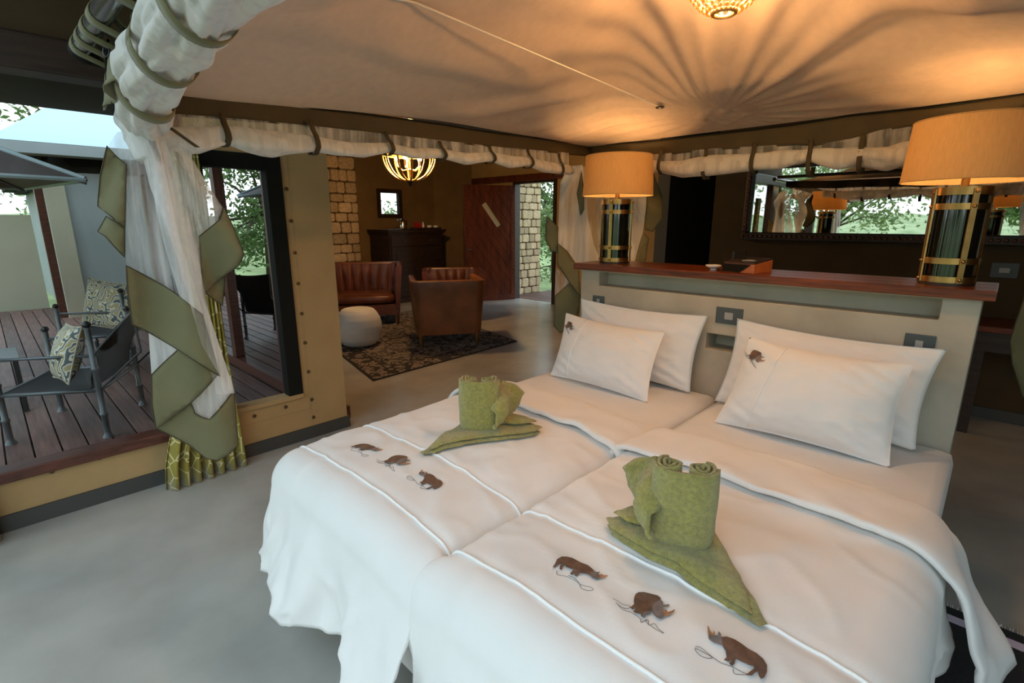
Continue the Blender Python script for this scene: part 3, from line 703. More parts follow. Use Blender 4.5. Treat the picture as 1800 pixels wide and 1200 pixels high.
# slack strap ends beside the left corner
for pts in (((256,222),(268,255),(281,288)),((268,210),(300,230),(345,262))):
    q = [onplane(a, b_, (-2.14,.45,1.4), Vector(N1)) + Vector((.05,-.01,0)) for a, b_ in pts]; vs = []; fs = []
    for p in q: vs += [p-Vector((0,.008,0)), p+Vector((0,.008,0))]
    for i in range(len(q)-1): fs.append((2*i,2*i+1,2*i+3,2*i+2))
    obj('strap', MB().add(vs, fs).thicken(.003), 'olive_band', net)

# ================================================================== HEADBOARD ISLAND
hb = thing('headboard', 'grey-green cement headboard with a long recess and a red-brown wooden top', 'headboard', (-.965, 2.75, 0))
X0, X1, Y0, Y1 = -1.9, -.03, 2.60, 2.90
bod = MB()
def cell(x0, x1, z0, z1, y0=Y0): bod.box((x0,y0,z0),(x1,Y1,z1))
xs = [X0,-1.765,-1.072,-.86,-.147,X1]; zs = [0,.845,.928,1.12,1.203,1.214]
# one closed surface with two recesses: front face cells pushed back where a recess is
def build_front():
    V = {}; bm = bmesh.new()
    def v(x, y, z):
        k = (round(x,4), round(y,4), round(z,4))
        if k not in V: V[k] = bm.verts.new(k)
        return V[k]
    def dep(i, j):
        if j == 3 and 1 <= i <= 3: return 2.70
        if j == 1 and i == 2: return 2.74
        return Y0
    ni, nj = len(xs)-1, len(zs)-1
    for i in range(ni):
        for j in range(nj):
            d = dep(i, j); a, b_, c_, e_ = xs[i], xs[i+1], zs[j], zs[j+1]
            bm.faces.new([v(a,d,c_), v(b_,d,c_), v(b_,d,e_), v(a,d,e_)])
            for di, dj, q in ((-1,0,((a,c_),(a,e_))), (1,0,((b_,c_),(b_,e_))), (0,-1,((a,c_),(b_,c_))), (0,1,((a,e_),(b_,e_)))):
                i2, j2 = i+di, j+dj; d2 = dep(i2, j2) if 0 <= i2 < ni and 0 <= j2 < nj else Y1
                if d2 > d+1e-5: (p, r) = q; bm.faces.new([v(p[0],d,p[1]), v(r[0],d,r[1]), v(r[0],d2,r[1]), v(p[0],d2,p[1])])
    bm.faces.new([v(X0,Y1,0), v(X1,Y1,0), v(X1,Y1,zs[-1]), v(X0,Y1,zs[-1])])
    bm.normal_update(); bmesh.ops.recalc_face_normals(bm, faces=bm.faces)
    mb = MB(); bm.verts.index_update(); mb.v = [q.co.copy() for q in bm.verts]; mb.f = [tuple(q.index for q in f.verts) for f in bm.faces]; bm.free(); return mb
obj('body', build_front(), 'concrete_wall', hb, bevel=.006)
for i in range(3):
    ya = 2.555+i*.128
    obj('top_plank', MB().box((-1.93,ya,1.214),(.005,ya+.126,1.252)), 'wood_red', hb, bevel=.005)

def plate(name, label, cat, cx_, cz_, w_, h_, y_, rock, group=None):
    t_ = thing(name, label, cat, (cx_, y_, cz_), group)
    obj('plate', MB().box((cx_-w_/2,y_-.008,cz_-h_/2),(cx_+w_/2,y_,cz_+h_/2)), 'switch_grey', t_, bevel=.003)
    obj('rocker', MB().box((cx_-rock/2,y_-.012,cz_-.018),(cx_+rock/2,y_-.006,cz_+.018)), 'switch_white', t_, bevel=.002)
    return t_
plate('light_switch', 'slate grey light switch on headboard between the two pairs of pillows', 'light switch', -.962, 1.032, .135, .085, Y0, .042)
plate('light_switch', 'slate grey light switch half hidden behind right bed rear pillow', 'light switch', -.192, 1.012, .10, .085, Y0, .026)
plate('light_switch', 'dark light switch at headboard end under the lamp by the net', 'light switch', -1.76, 1.02, .082, .075, Y0, .02)
plate('wall_outlet', 'dark framed wall plate below the mirror, right of the big lamp', 'wall plate', .02, 1.15, .15, .11, 5.25, .06)
plate('wall_outlet', 'small dark wall plate behind the wooden box, left of mirror', 'wall plate', -1.93, 1.16, .09, .10, 5.25, .04)

# ================================================================== LAMPS
def make_lamp(x, y, label):
    z = 1.252; t_ = thing('table_lamp', label, 'lamp', (x, y, z), 'bedside table lamps')
    R = .087
    obj('glass_body', MB().lathe([(R*.93,z+.012),(R*.93,z+.375)], (x,y,0), 32), 'smoked_glass', t_, smooth=True, angle=40)
    obj('base', MB().lathe([(R+.004,z),(R+.004,z+.012)], (x,y,0), 32), 'wood_dark', t_, smooth=True, angle=40)
    obj('candle_tube', MB().lathe([(.012,z+.375),(.012,z+.385)], (x,y,0), 12), 'brass', t_)
    for zz in (z+.012, z+.085, z+.295, z+.350):
        obj('ring', MB().lathe([(R+.001,zz),(R+.006,zz),(R+.006,zz+.024),(R+.001,zz+.024),(R+.001,zz)], (x,y,0), 36, False), 'brass', t_, smooth=True, angle=40)
    obj('top_plate', MB().lathe([(R+.006,z+.374),(R+.006,z+.380),(.01,z+.381)], (x,y,0), 36), 'brass', t_, smooth=True, angle=40)
    a0 = math.atan2(-y, -x)-.35 if x < -1 else math.atan2(-y, -x)+.42
    for k in range(4):
        a = a0+k*PI/2; d = Vector((math.cos(a), math.sin(a), 0)); s_ = Vector((-d.y, d.x, 0)); c_ = Vector((x,y,0))
        q = [c_+d*(R+.005)-s_*.011, c_+d*(R+.005)+s_*.011, c_+d*(R+.010)+s_*.010, c_+d*(R+.010)-s_*.010]
        b_ = obj('bar', MB().extrude([p+Vector((0,0,z+.012)) for p in q], (0,0,.362)), 'brass', t_)
        for zz in (z+.024, z+.097, z+.307, z+.362): obj('rivet', MB().ball(c_+d*(R+.012)+Vector((0,0,zz)), .0075, 8), 'brass', b_, smooth=True)
    obj('stem', MB().lathe([(.013,z+.38),(.013,z+.47)], (x,y,0), 14), 'brass', t_, smooth=True, angle=40)
    rb, rt = .210, .196; zb, zt = z+.402, z+.632
    obj('shade', MB().lathe([(rb,zb),(rt,zt),(rt-.003,zt),(rb-.003,zb),(rb,zb)], (x,y,0), 64, False), 'shade_linen', t_, smooth=True, angle=40)
    for zz, r_ in ((zb+.002, rb), (zt-.002, rt)): obj('shade_trim', MB().tube([(x+r_*math.cos(q), y+r_*math.sin(q), zz) for q in [i*PI/24 for i in range(48)]], .0025, 6, closed=True), 'shade_linen', t_)
    for k in range(3):
        a = k*2*PI/3+.4; obj('shade_spoke', MB().tube([(x,y,zt-.03),(x+(rt-.002)*math.cos(a),y+(rt-.002)*math.sin(a),zt-.012)], .002, 5), 'brass', t_)
    b_ = obj('bulb', MB().lathe([(.012,z+.47),(.02,z+.485),(.03,z+.515),(.026,z+.54),(.012,z+.555),(.001,z+.558)], (x,y,0), 16), 'bulb_glow', t_, smooth=True)
    point_light('lamp_light', (x, y, z+.515), LAMP_W, r=.032)
LAMP_W = 34
make_lamp(-1.745, 2.73, 'lit brass and smoked glass lamp at headboard end beside hanging net')
make_lamp(-.155, 2.73, 'lit brass and smoked glass lamp in front of the mirror')

# things lying on the top
ZT = 1.252
bx = thing('wooden_box', 'low wooden box with sloping front and dark lid on the headboard top', 'box', (-.96, 2.70, ZT))
B0 = [(-1.03,2.635),(-.865,2.60),(-.84,2.78),(-1.0,2.815)]
lo_ = [Vector((a,b_,ZT)) for a, b_ in B0]; hi_ = [Vector((-1.03,2.637,ZT+.045)), Vector((-.867,2.602,ZT+.045)), Vector((-.84,2.78,ZT+.062)), Vector((-1.0,2.815,ZT+.062))]
obj('base', MB().add(lo_+hi_, [(3,2,1,0),(4,5,6,7),(0,1,5,4),(1,2,6,5),(2,3,7,6),(3,0,4,7)]), 'wood_orange', bx, bevel=.003)
obj('lid', MB().extrude([p+Vector((0,0,.001)) for p in hi_], (0,0,.006)), 'wood_dark', bx)
obj('flap', MB().extrude([Vector((-1.015,2.72,ZT+.057)), Vector((-.955,2.71,ZT+.057)), Vector((-.955,2.72,ZT+.105)), Vector((-1.015,2.73,ZT+.105))], (.002,.01,0)), 'frame_black', bx)
obj('face_panel', MB().extrude([Vector((-1.031,2.633,ZT+.003)), Vector((-.94,2.614,ZT+.003)), Vector((-.885,2.603,ZT+.043)), Vector((-1.031,2.633,ZT+.043))], (-.001,-.003,0)), 'frame_black', bx)
obj('card', MB().box((-.95,2.66,ZT+.0575),(-.89,2.71,ZT+.061)), 'switch_white', bx)
di = thing('ceramic_dish', 'small white ceramic dish on foot beside the wooden box', 'dish', (-1.10, 2.68, ZT))
obj('bowl', MB().lathe([(.016,ZT+.010),(.034,ZT+.016),(.041,ZT+.026),(.036,ZT+.027),(.02,ZT+.020),(.001,ZT+.018)], (-1.10,2.68,0), 24, False), 'white_ceramic', di, smooth=True)
obj('foot', MB().lathe([(.018,ZT),(.014,ZT+.010)], (-1.10,2.68,0), 16), 'white_ceramic', di, smooth=True)

# ================================================================== MIRROR
mx0, mx1, mz0, mz1 = -1.89, .40, 1.33, 2.05
mr_ = thing('wall_mirror', 'wide wall mirror in a dark carved frame behind the headboard', 'mirror', ((mx0+mx1)/2, 5.25, mz0))
fw = .075
obj('frame', MB().box((mx0,5.19,mz0),(mx1,5.25,mz0+fw)).box((mx0,5.19,mz1-fw),(mx1,5.25,mz1)).box((mx0,5.19,mz0+fw),(mx0+fw,5.25,mz1-fw)).box((mx1-fw,5.19,mz0+fw),(mx1,5.25,mz1-fw)), 'wood_dark', mr_, bevel=.012)
cv = MB()
for i in range(54):
    x = lerp(mx0+.02, mx1-.02, i/53)
    for zz in (mz0+.037, mz1-.037): cv.ball((x,5.188,zz), .017, 6)
for i in range(1,17):
    zz = lerp(mz0+.03, mz1-.03, i/17)
    for x in (mx0+.037, mx1-.037): cv.ball((x,5.188,zz), .017, 6)
obj('carved_beading', cv, 'leather', mr_, smooth=True, kind='stuff')
obj('glass', MB().box((mx0+fw-.005,5.215,mz0+fw-.005),(mx1-fw+.005,5.222,mz1-fw+.005)), 'mirror_glass', mr_)

ct = thing('console_table', 'dark red-brown console table in shadow right of headboard end', 'table', (.75, 4.95, 0))
obj('top', MB().box((-.12,4.72,.76),(1.7,5.22,.80)), 'wood_red', ct, bevel=.005)
obj('apron', MB().box((-.08,4.75,.62),(1.66,5.2,.76)), 'wood_dark', ct)
for x in (-.05, 1.6):
    for y in (4.77, 5.14): obj('leg', MB().box((x,y,0),(x+.06,y+.06,.62)), 'wood_dark', ct)

# ================================================================== BEDS
def rbox(x0,x1,y0,y1,z0,z1,r=.05): return MB().box((x0,y0,z0),(x1,y1,z1))
def make_bed(x0, x1, label):
    t_ = thing('twin_bed', label, 'bed', ((x0+x1)/2, 1.65, 0))
    obj('base', rbox(x0+.01,x1-.01,.74,2.585,.07,.34), 'white_cotton', t_, bevel=.015)
    for a in (x0+.08, x1-.08):
        for b_ in (.85, 2.45): obj('leg', MB().lathe([(.025,0),(.03,.07)], (a,b_,0), 12), 'wood_dark', t_)
    obj('mattress', rbox(x0,x1,.70,2.59,.342,.605), 'white_cotton', t_, bevel=.045, smooth=True)
    return t_
make_bed(-1.925,-.975, 'white twin bed on lounge side, nearer the hanging net curtain')
make_bed(-.955,-.012, 'white twin bed on mirror side, nearer the black striped rug')

class Duvet:
    def __init__(s, x0, x1, dl, dr, df, seed, fl, frt, name_label):
        s.x0, s.x1, s.dl, s.dr, s.df, s.seed, s.fl, s.frt = x0, x1, dl, dr, df, seed, fl, frt
        s.y0 = .615; s.y1 = 1.72; s.r = .125
    def ztop(s, x, y):
        xc = (s.x0+s.x1)/2; hw = (s.x1-s.x0)/2; a = min(1, abs((x-xc)/hw))
        z = .632+.030*(1-a**3)*sm((y-s.y0)/.25+.35)
        z += .010*nz(x*3.5+s.seed, y*3)+.0045*nz(x*11, y*9+s.seed)+.006*(1-abs(nz(x*5+y*4+s.seed, y*6-x*2)))**6-.003
        # tight puckers round the stitching and pull lines between the two piped seams
        b_ = math.exp(-((y-.91)/.13)**2)
        z += .0040*b_*nz(x*24+s.seed, y*5)+.0035*math.exp(-((y-1.14)/.09)**2)*nz(x*30, y*6+s.seed)
        for q in (.757, 1.04): z -= .007*math.exp(-((y-q)/.022)**2)
        return z
    def S(s, u, v):
        r = s.r; k_ = sm((s.y0+r-v)/.10); inn = lerp(.06, .018, k_); rl = r if s.fl > 0 else inn; rr_ = r if s.frt > 0 else inn; cx = max(s.x0+rl, min(s.x1-rr_, u)); cy = max(s.y0+r, v); su, sv = u-cx, v-cy
        if (su > 0 and s.frt == 0) or (su < 0 and s.fl == 0): su *= 1-.8*sm(-sv/.10)
        m_ = max(abs(su), abs(sv)); zt = s.ztop(cx, cy)
        if m_ < 1e-9: return Vector((cx, cy, zt))
        l = math.hypot(su, sv); dx, dy = su/l, sv/l; q = r*PI/2
        if (su > 0 and s.frt == 0 or su < 0 and s.fl == 0) and sv == 0: r = .06; q = r*PI/2
        if m_ < q: off = r*math.sin(m_/r); dz = r*(1-math.cos(m_/r)); h = 0
        else:
            h = m_-q; fl = (s.fl if dx < 0 else s.frt)*dx*dx+.22*dy*dy
            per = cx*1.0-cy*1.0+math.atan2(dx, -dy)*.28
            k = 1 if (dy < -.2 or (dx < 0 and s.fl > 0) or (dx > 0 and s.frt > .05)) else .1
            fold = (.032*math.sin(per*11+s.seed+h*3)+.022*(1-abs(nz(per*7+h*5, h*3-per*2+s.seed)))**5+.05*nz(per*5+s.seed, h*1.5)+.018*nz(per*16, h*3+s.seed))*sm(h/.25)*k
            h2 = h*(1-.0*k); off = r+fl*h+fold; dz = r+h2*(.985-.3*fl*fl)
        p = Vector((cx+dx*off, cy+dy*off, zt-dz)); p.z = max(p.z, .012)
        return p
    def hem(s, t_): return 1+.16*nz(t_*4.2+s.seed*3, 1.7)+.28*math.exp(-((t_/1.3+.962)/.16)**2)
    def mesh(s):
        nu, nv = 110, 110
        def fn(a, b_):
            u = lerp(s.x0-s.dl+s.r*.0, s.x1+s.dr, a); v = lerp(s.y0-s.df, s.y1, b_)
            if v < s.y0: v = s.y0+(v-s.y0)*s.hem(u*1.3)
            if u < s.x0 and s.dl > .2: u = s.x0+(u-s.x0)*(1+.16*nz(v*5.5+21+s.seed*3, 1.7))
            return s.S(u, v)
        return MB().grid(fn, nu, nv).thicken(.012)
    def N(s, u, v):
        e = .004; a = s.S(u+e, v)-s.S(u-e, v); b_ = s.S(u, v+e)-s.S(u, v-e); n = a.cross(b_); return n.normalized() if n.length > 1e-12 else Vector((0,0,1))
    def turn(s):
        def fn(a, k):
            u = lerp(s.x0-min(s.dl,.30), s.x1+(.27 if s.frt > 0 else min(s.dr,.36)), a); q = 2*PI*k
            cq, sq = math.cos(q), math.sin(q); w_ = .145+.008*nz(u*5, s.seed)
            yc = 1.72+.015*nz(u*3+s.seed, 7)+(.035*(u-s.x0) if False else 0)
            v = yc+w_*math.copysign(abs(cq)**.7, cq); hgt = .024+.008*nz(u*6, q*.8+s.seed)
            if cq > 0: hgt *= 1-.6*cq
            elif sq > 0: hgt += .012*abs(cq)
            o_ = .008+hgt*(.5+.5*math.copysign(abs(sq)**.7, sq))
            p = s.S(u, v); n = s.N(u, v)
            if s.frt > 0 and u > s.x1: p.x += .26*(u-s.x1)+.02*nz(v*9, u*5)
            return p+n*(o_+.006*nz(u*9, v*14+s.seed))
        mb = MB().grid(fn, 100, 28); W = 101
        mb.f.append(tuple(j*W for j in range(28, -1, -1))[1:]); mb.f.append(tuple(j*W+100 for j in range(28)))
        return mb
def emb(s_pt, polys, parent, th=.0016):
    """polys: [(colour, [(u,v)..])]; s_pt maps (u,v) to a point and a normal; the first polygon is the part, the others its sub-parts"""
    root = None
    for i, (nm, m_, pl) in enumerate(polys):
        def fn(u, v):
            p, n = s_pt(u, v); return p+n*(.0022+th*(1.4 if i else 1.0))
        o = obj(nm, sheet(pl, .012 if len(pl) > 4 else .01, fn, -th), m_, root or parent)
        if root is None: root = o
    return root
# silhouettes traced once in drawing units, turned into metres on the quilt
CR = lambda x, y: (940+x/4.2857, 960+y/4.2857)
R1 = [('rhino_stitching','thread_brown',[(135,183),(150,165),(170,130),(200,105),(240,97),(280,103),(320,125),(350,148),(395,165),(425,185),(448,205),(430,215),(415,240),(395,228),(360,232),(335,235),(318,255),(300,250),(308,236),(280,243),(265,238),(298,212),(270,202),(240,187),(225,168),(213,180),(202,205),(186,195),(190,178),(203,160),(185,160),(158,180),(150,187)]),
      ('head','thread_grey',[(415,240),(418,218),(440,207),(470,215),(490,213),(478,222),(488,235),(495,255),(480,270),(455,270),(430,258)]),
      ('horn','thread_tan',[(486,240),(505,232),(514,241),(550,246),(520,258),(490,264)])]
R2 = [('rhino_stitching','thread_brown',[(745,410),(755,385),(780,370),(820,368),(870,378),(920,390),(945,405),(950,425),(905,440),(885,465),(880,500),(850,505),(825,535),(800,555),(795,530),(765,530),(740,520),(760,500),(750,490),(735,500),(718,490),(745,460),(742,435)]),
      ('head','thread_grey',[(905,440),(945,420),(965,440),(970,462),(1015,462),(1010,475),(970,475),(965,500),(975,540),(970,568),(945,575),(915,560),(895,535),(880,500),(885,465)]),
      ('leg','thread_grey',[(820,520),(880,505),(868,530),(830,540),(822,565),(803,555)]),
      ('horn','thread_tan',[(966,505),(995,505),(1000,525),(1030,522),(1055,508),(1045,530),(1010,550),(973,555)])]
R3 = [('rhino_stitching','thread_brown',[(1400,735),(1440,735),(1500,755),(1550,790),(1600,830),(1660,855),(1710,890),(1740,930),(1740,975),(1720,1015),(1695,1029),(1680,1010),(1670,975),(1640,1000),(1630,1020),(1590,1012),(1640,965),(1640,945),(1600,945),(1550,920),(1510,895),(1500,930),(1480,942),(1462,925),(1485,900),(1475,895),(1455,910),(1425,895),(1445,880),(1435,830),(1410,790)]),
      ('head','thread_grey',[(1400,735),(1410,790),(1380,780),(1340,765),(1305,740),(1302,716),(1330,720),(1355,722),(1376,720),(1378,697),(1395,715)]),
      ('horn','thread_tan',[(1302,716),(1296,690),(1295,655),(1305,665),(1315,690),(1335,710),(1345,690),(1352,712),(1335,722)])]
G1 = [(165,200),(170,232),(230,245),(300,275),(340,298),(370,310),(420,325),(440,345),(400,350),(350,330),(338,300),(300,262),(250,240)]
G2 = [(585,425),(620,440),(660,462),(720,470),(690,490),(640,480),(610,455),(660,500),(730,520),(790,560),(800,590),(850,570),(860,610),(900,600),(930,640),(970,675),(920,650),(880,620),(850,600),(830,565)]
G3 = [(1205,790),(1240,790),(1300,830),(1335,860),(1300,865),(1240,845),(1205,800),(1335,858),(1400,905),(1480,940),(1560,985),(1620,1010),(1560,1000),(1500,990),(1490,955)]
def quilt_uv(pl, dx=0.0): 
    out = []
    for x, y in pl: p = at(*CR(x, y), 'z', .655); out.append((p.x+dx, p.y))
    return out
def make_duvet(x0, x1, dl, dr, df, seed, fl, frt, dx, label):
    D = Duvet(x0, x1, dl, dr, df, seed, fl, frt, label)
    t_ = thing('duvet', label, 'duvet', ((x0+x1)/2, 1.2, .6))
    obj('quilt', D.mesh(), 'white_cotton', t_, smooth=True)
    obj('turnback', D.turn(), 'white_cotton', t_, smooth=True)
    for q in (.757, 1.04):
        pts = [D.S(u, q)+D.N(u, q)*.003 for u in [lerp(x0-min(dl,.10), x1+min(dr,.07), i/90) for i in range(91)]]
        obj('piping', MB().tube(pts, .0042, 8), 'piping_white', t_, smooth=True)
    f = lambda u, v: (D.S(u, v), D.N(u, v))
    for R, G in ((R1,G1),(R2,G2),(R3,G3)):
        o = emb(f, [(a, b_, quilt_uv(c_, dx)) for a, b_, c_ in R], t_)
        pts = [D.S(u, v)+D.N(u, v)*.0015 for u, v in quilt_uv(G, dx)]
        obj('ground_stitches', MB().tube(smooth_path(pts, 5), .0006, 4), 'thread_dark', o)
    return D
D1 = make_duvet(-1.965,-.962,.44,.20,.42,1.3,.22,0, -1.0, 'white duvet with three stitched rhinos on the bed nearer the net curtain')
D2 = make_duvet(-.962,.03,.20,.33,.48,4.1,0,.08, 0.0, 'white duvet with three stitched rhinos on the bed nearer the striped rug')

# ================================================================== PILLOWS
def make_pillow(label, bl, br, tl, tr_, T, seed, rhino, pin=.06):
    bl, br, tl, tr_ = map(Vector, (bl, br, tl, tr_)); n = (br-bl).cross(tl-bl).normalized()
    if n.y > 0: n = -n
    base = (bl+br)/2; t_ = thing('pillow', label, 'pillow', base)
    def plan(u, v):
        uu = u*(1-pin*(1-v*v)*abs(u)**2); vv = v*(1-(pin*1.2)*(1-u*u)*v*v); vv -= .03*(1-u*u)*(1 if v > 0 else 0)*v
        a, b_ = (uu+1)/2, (vv+1)/2; return bl.lerp(br, a).lerp(tl.lerp(tr_, a), b_)
    def th(u, v, side):
        a = max(0, 1-abs(u/.995)**2.4)**.72*max(0, 1-abs(v/.995)**2.3)**.72
        a *= 1-.25*v
        w_ = .006*nz(u*4+seed, v*4)+.005*nz(u*9, v*9+seed)*(.4+abs(u*v))+.010*math.exp(-((1-abs(u))**2+(1-abs(v))**2)*3)*math.sin((u+v*1.3)*16+seed)
        return (T*a+w_*1.2*min(1, a*1.6))*(1 if side > 0 else -.6)
    def front(u, v): return plan(u, v)+n*th(u, v, 1)
    def nrm(u, v):
        e = .01; c_ = (front(u+e,v)-front(u-e,v)).cross(front(u,v+e)-front(u,v-e)); c_ = c_.normalized(); return c_ if c_.y < 0 else -c_
    mb = MB(); nu, nv = 52, 40
    mb.grid(lambda a, b_: front(a*2-1, b_*2-1), nu, nv); mb.grid(lambda a, b_: plan(a*2-1, b_*2-1)+n*th(a*2-1, b_*2-1, -1), nu, nv)
    W = nu+1; o = W*(nv+1); per = [i for i in range(nu)]+[nu+j*W for j in range(nv)]+[nv*W+nu-i for i in range(nu)]+[(nv-j)*W for j in range(nv)]
    for a, b_ in zip(per, per[1:]+per[:1]): mb.f.append((a, b_, b_+o, a+o))
    obj('cover', mb, 'pillow_cotton', t_, smooth=True)
    if rhino:
        up = -.50
        obj('piping', MB().tube([front(up+.06*(v/20), v/20)+nrm(up, v/20)*.002 for v in range(-19,20)], .0028, 6), 'piping_white', t_, smooth=True)
        A = [p for _, _, c_ in R2 for p in c_]; x0_, x1_, y0_, y1_ = 718, 1055, 368, 575
        sx_, sy_ = .24, .25*1.0
        mapp = lambda c_: [(-.77+(x-887)/337*.27, .60-(y-470)/337*.46) for x, y in c_]
        o = emb(lambda u, v: (front(u, v), nrm(u, v)), [(a, b_, mapp(c_)) for a, b_, c_ in R2], t_)
        obj('ground_stitches', MB().tube([front(u, v)+nrm(u, v)*.002 for u, v in mapp(G2)], .0007, 5), 'thread_dark', o)
    return t_
make_pillow('plain white pillow leaning on headboard below the small lamp', (-1.86,2.50,.615),(-1.085,2.49,.615),(-1.87,2.56,1.035),(-1.05,2.55,1.03), .075, 2.2, False)
make_pillow('white pillow with stitched rhino, front of bed nearer the net', (-1.835,2.23,.612),(-1.185,2.22,.606),(-1.86,2.40,.965),(-1.20,2.385,.945), .085, 5.1, True)
make_pillow('plain white pillow leaning on headboard under the large lamp', (-.945,2.46,.615),(-.128,2.44,.615),(-.905,2.55,1.035),(-.10,2.53,1.02), .075, 8.7, False)
make_pillow('white pillow with stitched rhino, front of bed nearer the rug', (-.835,2.20,.608),(-.18,2.22,.606),(-.775,2.36,.99),(-.175,2.35,.985), .095, 3.3, True)

# ================================================================== TOWELS
def towel(D, c, ang, mirror, label, ext=1.2):
    """a double scroll standing on a triangular folded base; local frame: x along the scroll pair, y away from the viewer"""
    cx, cy = c; z0 = D.ztop(cx, cy)+.012
    t_ = thing('rolled_towel', label, 'towel', (cx, cy, z0), 'green towels on the duvets')
    ca, sa = math.cos(ang), math.sin(ang); sg = -1 if mirror else 1
    def W(x, y, z): x *= sg; return Vector((cx+ca*x-sa*y, cy+sa*x+ca*y, z0+z))
    def fl(x, y, z):
        if x < 0: x *= ext
        p = W(x, y, 0); p.z = D.ztop(p.x, p.y)+.004+z; return p
    H = .222; hx, hy = .082, .050
    # outer wrap (front and sides), open at the back, thick terry
    def wrap(a, b_):
        q = lerp(-1.02*PI, .06*PI, a)+0; k = 2.6
        x = hx*math.copysign(abs(math.cos(q))**(2/k), math.cos(q)); y = hy*math.copysign(abs(math.sin(q))**(2/k), math.sin(q))
        zz = .018+b_*(H-.018)+.004*nz(a*4, b_*3); w_ = 1+.03*nz(a*5, b_*4)-.05*sm((.15-b_)/.15); return W(x*w_, y*w_, zz)
    obj('outer_wrap', MB().grid(wrap, 40, 22).thicken(.011), 'towel_green', t_, smooth=True)
    def spiral(xc, dr):
        def fn(a, b_):
            q = a*PI*4.6; r = lerp(.0375, .006, a); x = xc+dr*r*1.0*math.cos(q+PI*.6); y = -.002+r*1.08*math.sin(q+PI*.6)
            return W(x, y, .022+b_*(H-.018)+.003*math.sin(q*2))
        return MB().grid(fn, 90, 6).thicken(.0065)
    obj('scroll', spiral(-.0365, 1), 'towel_green', t_, smooth=True); obj('scroll', spiral(.0365, -1), 'towel_green', t_, smooth=True)
    # triangular base: two folded layers with rolled edges
    def layer(poly, h0, h1, name):
        vs, fs = cdt(poly, .014); n0 = len(vs); cen = sum((p for p in vs), Vector((0,0)))/n0
        def edge_d(p):
            d = 9
            for i in range(len(poly)):
                a, b_ = Vector(poly[i]), Vector(poly[(i+1) % len(poly)]); t2 = max(0, min(1, (p-a).dot(b_-a)/(b_-a).length_squared)); d = min(d, (p-a.lerp(b_, t2)).length)
            return d
        top, bot = [], []
        for p in vs:
            e = math.sqrt(max(0, 1-(1-min(1, edge_d(p)/.014))**2)); m_ = (h0+h1)/2; w_ = .006*nz(p.x*14, p.y*14+h0*90)
            top.append(fl(p.x, p.y, m_+(h1-m_)*e+w_*e)); bot.append(fl(p.x, p.y, m_-(m_-h0)*e+.3*w_*e))
        mb = MB().add(top, [tuple(f) for f in fs]).add(bot, [tuple(reversed(f)) for f in fs])
        obj(name, mb, 'towel_green', t_, smooth=True)
    layer([(-.165,.02),(-.145,-.03),(-.08,-.075),(.0,-.115),(.10,-.175),(.185,-.225),(.20,-.205),(.155,-.10),(.11,.02),(.085,.09),(.0,.10),(-.09,.075)], 0, .014, 'base_fold')
    layer([(-.17,.03),(-.15,-.02),(-.085,-.065),(.0,-.105),(.105,-.165),(.17,-.21),(.145,-.09),(.10,.02),(.075,.085),(.0,.09),(-.10,.08)], .014, .030, 'base_fold')
    layer([(-.155,.035),(-.12,.0),(-.03,-.004),(.04,.05),(.03,.095),(-.06,.10),(-.125,.075)], .032, .052, 'base_fold')
    # tail that loops from the top of the scroll back down to the base
    def tail(a, b_):
        t2 = a; wv = b_-.5; x = lerp(-.03, -.10, sm(t2*1.1))-.035*math.sin(t2*PI); z = lerp(H-.055, .045, t2**1.25)
        y = .035-.025*t2+wv*lerp(.06, .20, sm(t2*1.8)); cr = .020*math.sin(b_*8+t2*4)*math.sin(t2*PI)+.010*nz(t2*7, b_*6)
        return W(x+cr-.075*wv*sm(t2*1.5), y+cr*.8, z+.045*(wv+.5)*math.sin(t2*PI)+.02*math.sin(b_*PI)*math.sin(t2*PI)+.012*nz(b_*5, t2*4+3))
    obj('tail_fold', MB().grid(tail, 26, 14).thicken(.011), 'towel_green', t_, smooth=True)
    return t_
towel(D2, (-.497, 1.155), math.atan2(.497,1.155)*0+.36, False, 'green towel folded into a double scroll, nearer on bed beside rug')
towel(D1, (-1.42, 1.285), .72, True, 'green towel folded into a double scroll, farther bed by the net', 1.5)

# ================================================================== RUGS
b_ = thing('striped_rug', 'black woven rug with pale lilac stripe and fringe beside the bed', 'rug', (.55, 1.6, 0))
obj('pile', MB().box((-.02,.5,.0),(1.5,2.44,.010)), 'black_wool', b_, bevel=.003)
obj('stripe', MB().box((-.02,2.34,.0098),(1.5,2.385,.0112)), 'lilac', b_)
fm = MB(); rs = random.Random(3)
for i in range(210):
    x = -.01+i*.0072; a = rs.uniform(-.006,.006); l_ = rs.uniform(.018,.034)
    if rs.random() < .75: fm.tube([(x,2.438,.007),(x+a*.5,2.438+l_*.5,.011+rs.uniform(0,.006)),(x+a,2.438+l_,.003)], .0016, 4)
obj('fringe', fm, 'fringe', b_, kind='stuff')
rg = thing('area_rug', 'faded grey-brown patterned rug under the leather armchairs', 'rug', (-5.7, 3.7, 0))
A_, B_ = Vector((-4.2,2.42,0)), Vector((-4.34,4.60,0)); e2 = Vector((-.975,.222,0)).normalized(); Lr = 3.0
def rug_pt(s, t_): return A_.lerp(B_, t_)+e2*(Lr*s)
def quad(s0, s1, t0, t1, z0, z1): return MB().extrude([rug_pt(s0,t0)+Vector((0,0,z0)), rug_pt(s1,t0)+Vector((0,0,z0)), rug_pt(s1,t1)+Vector((0,0,z0)), rug_pt(s0,t1)+Vector((0,0,z0))], (0,0,z1-z0))
obj('edging', quad(0,1,0,1,0,.009), 'black_wool', rg, bevel=.003)
obj('border', quad(.008,.992,.012,.988,.0,.0105), 'rug_border', rg)
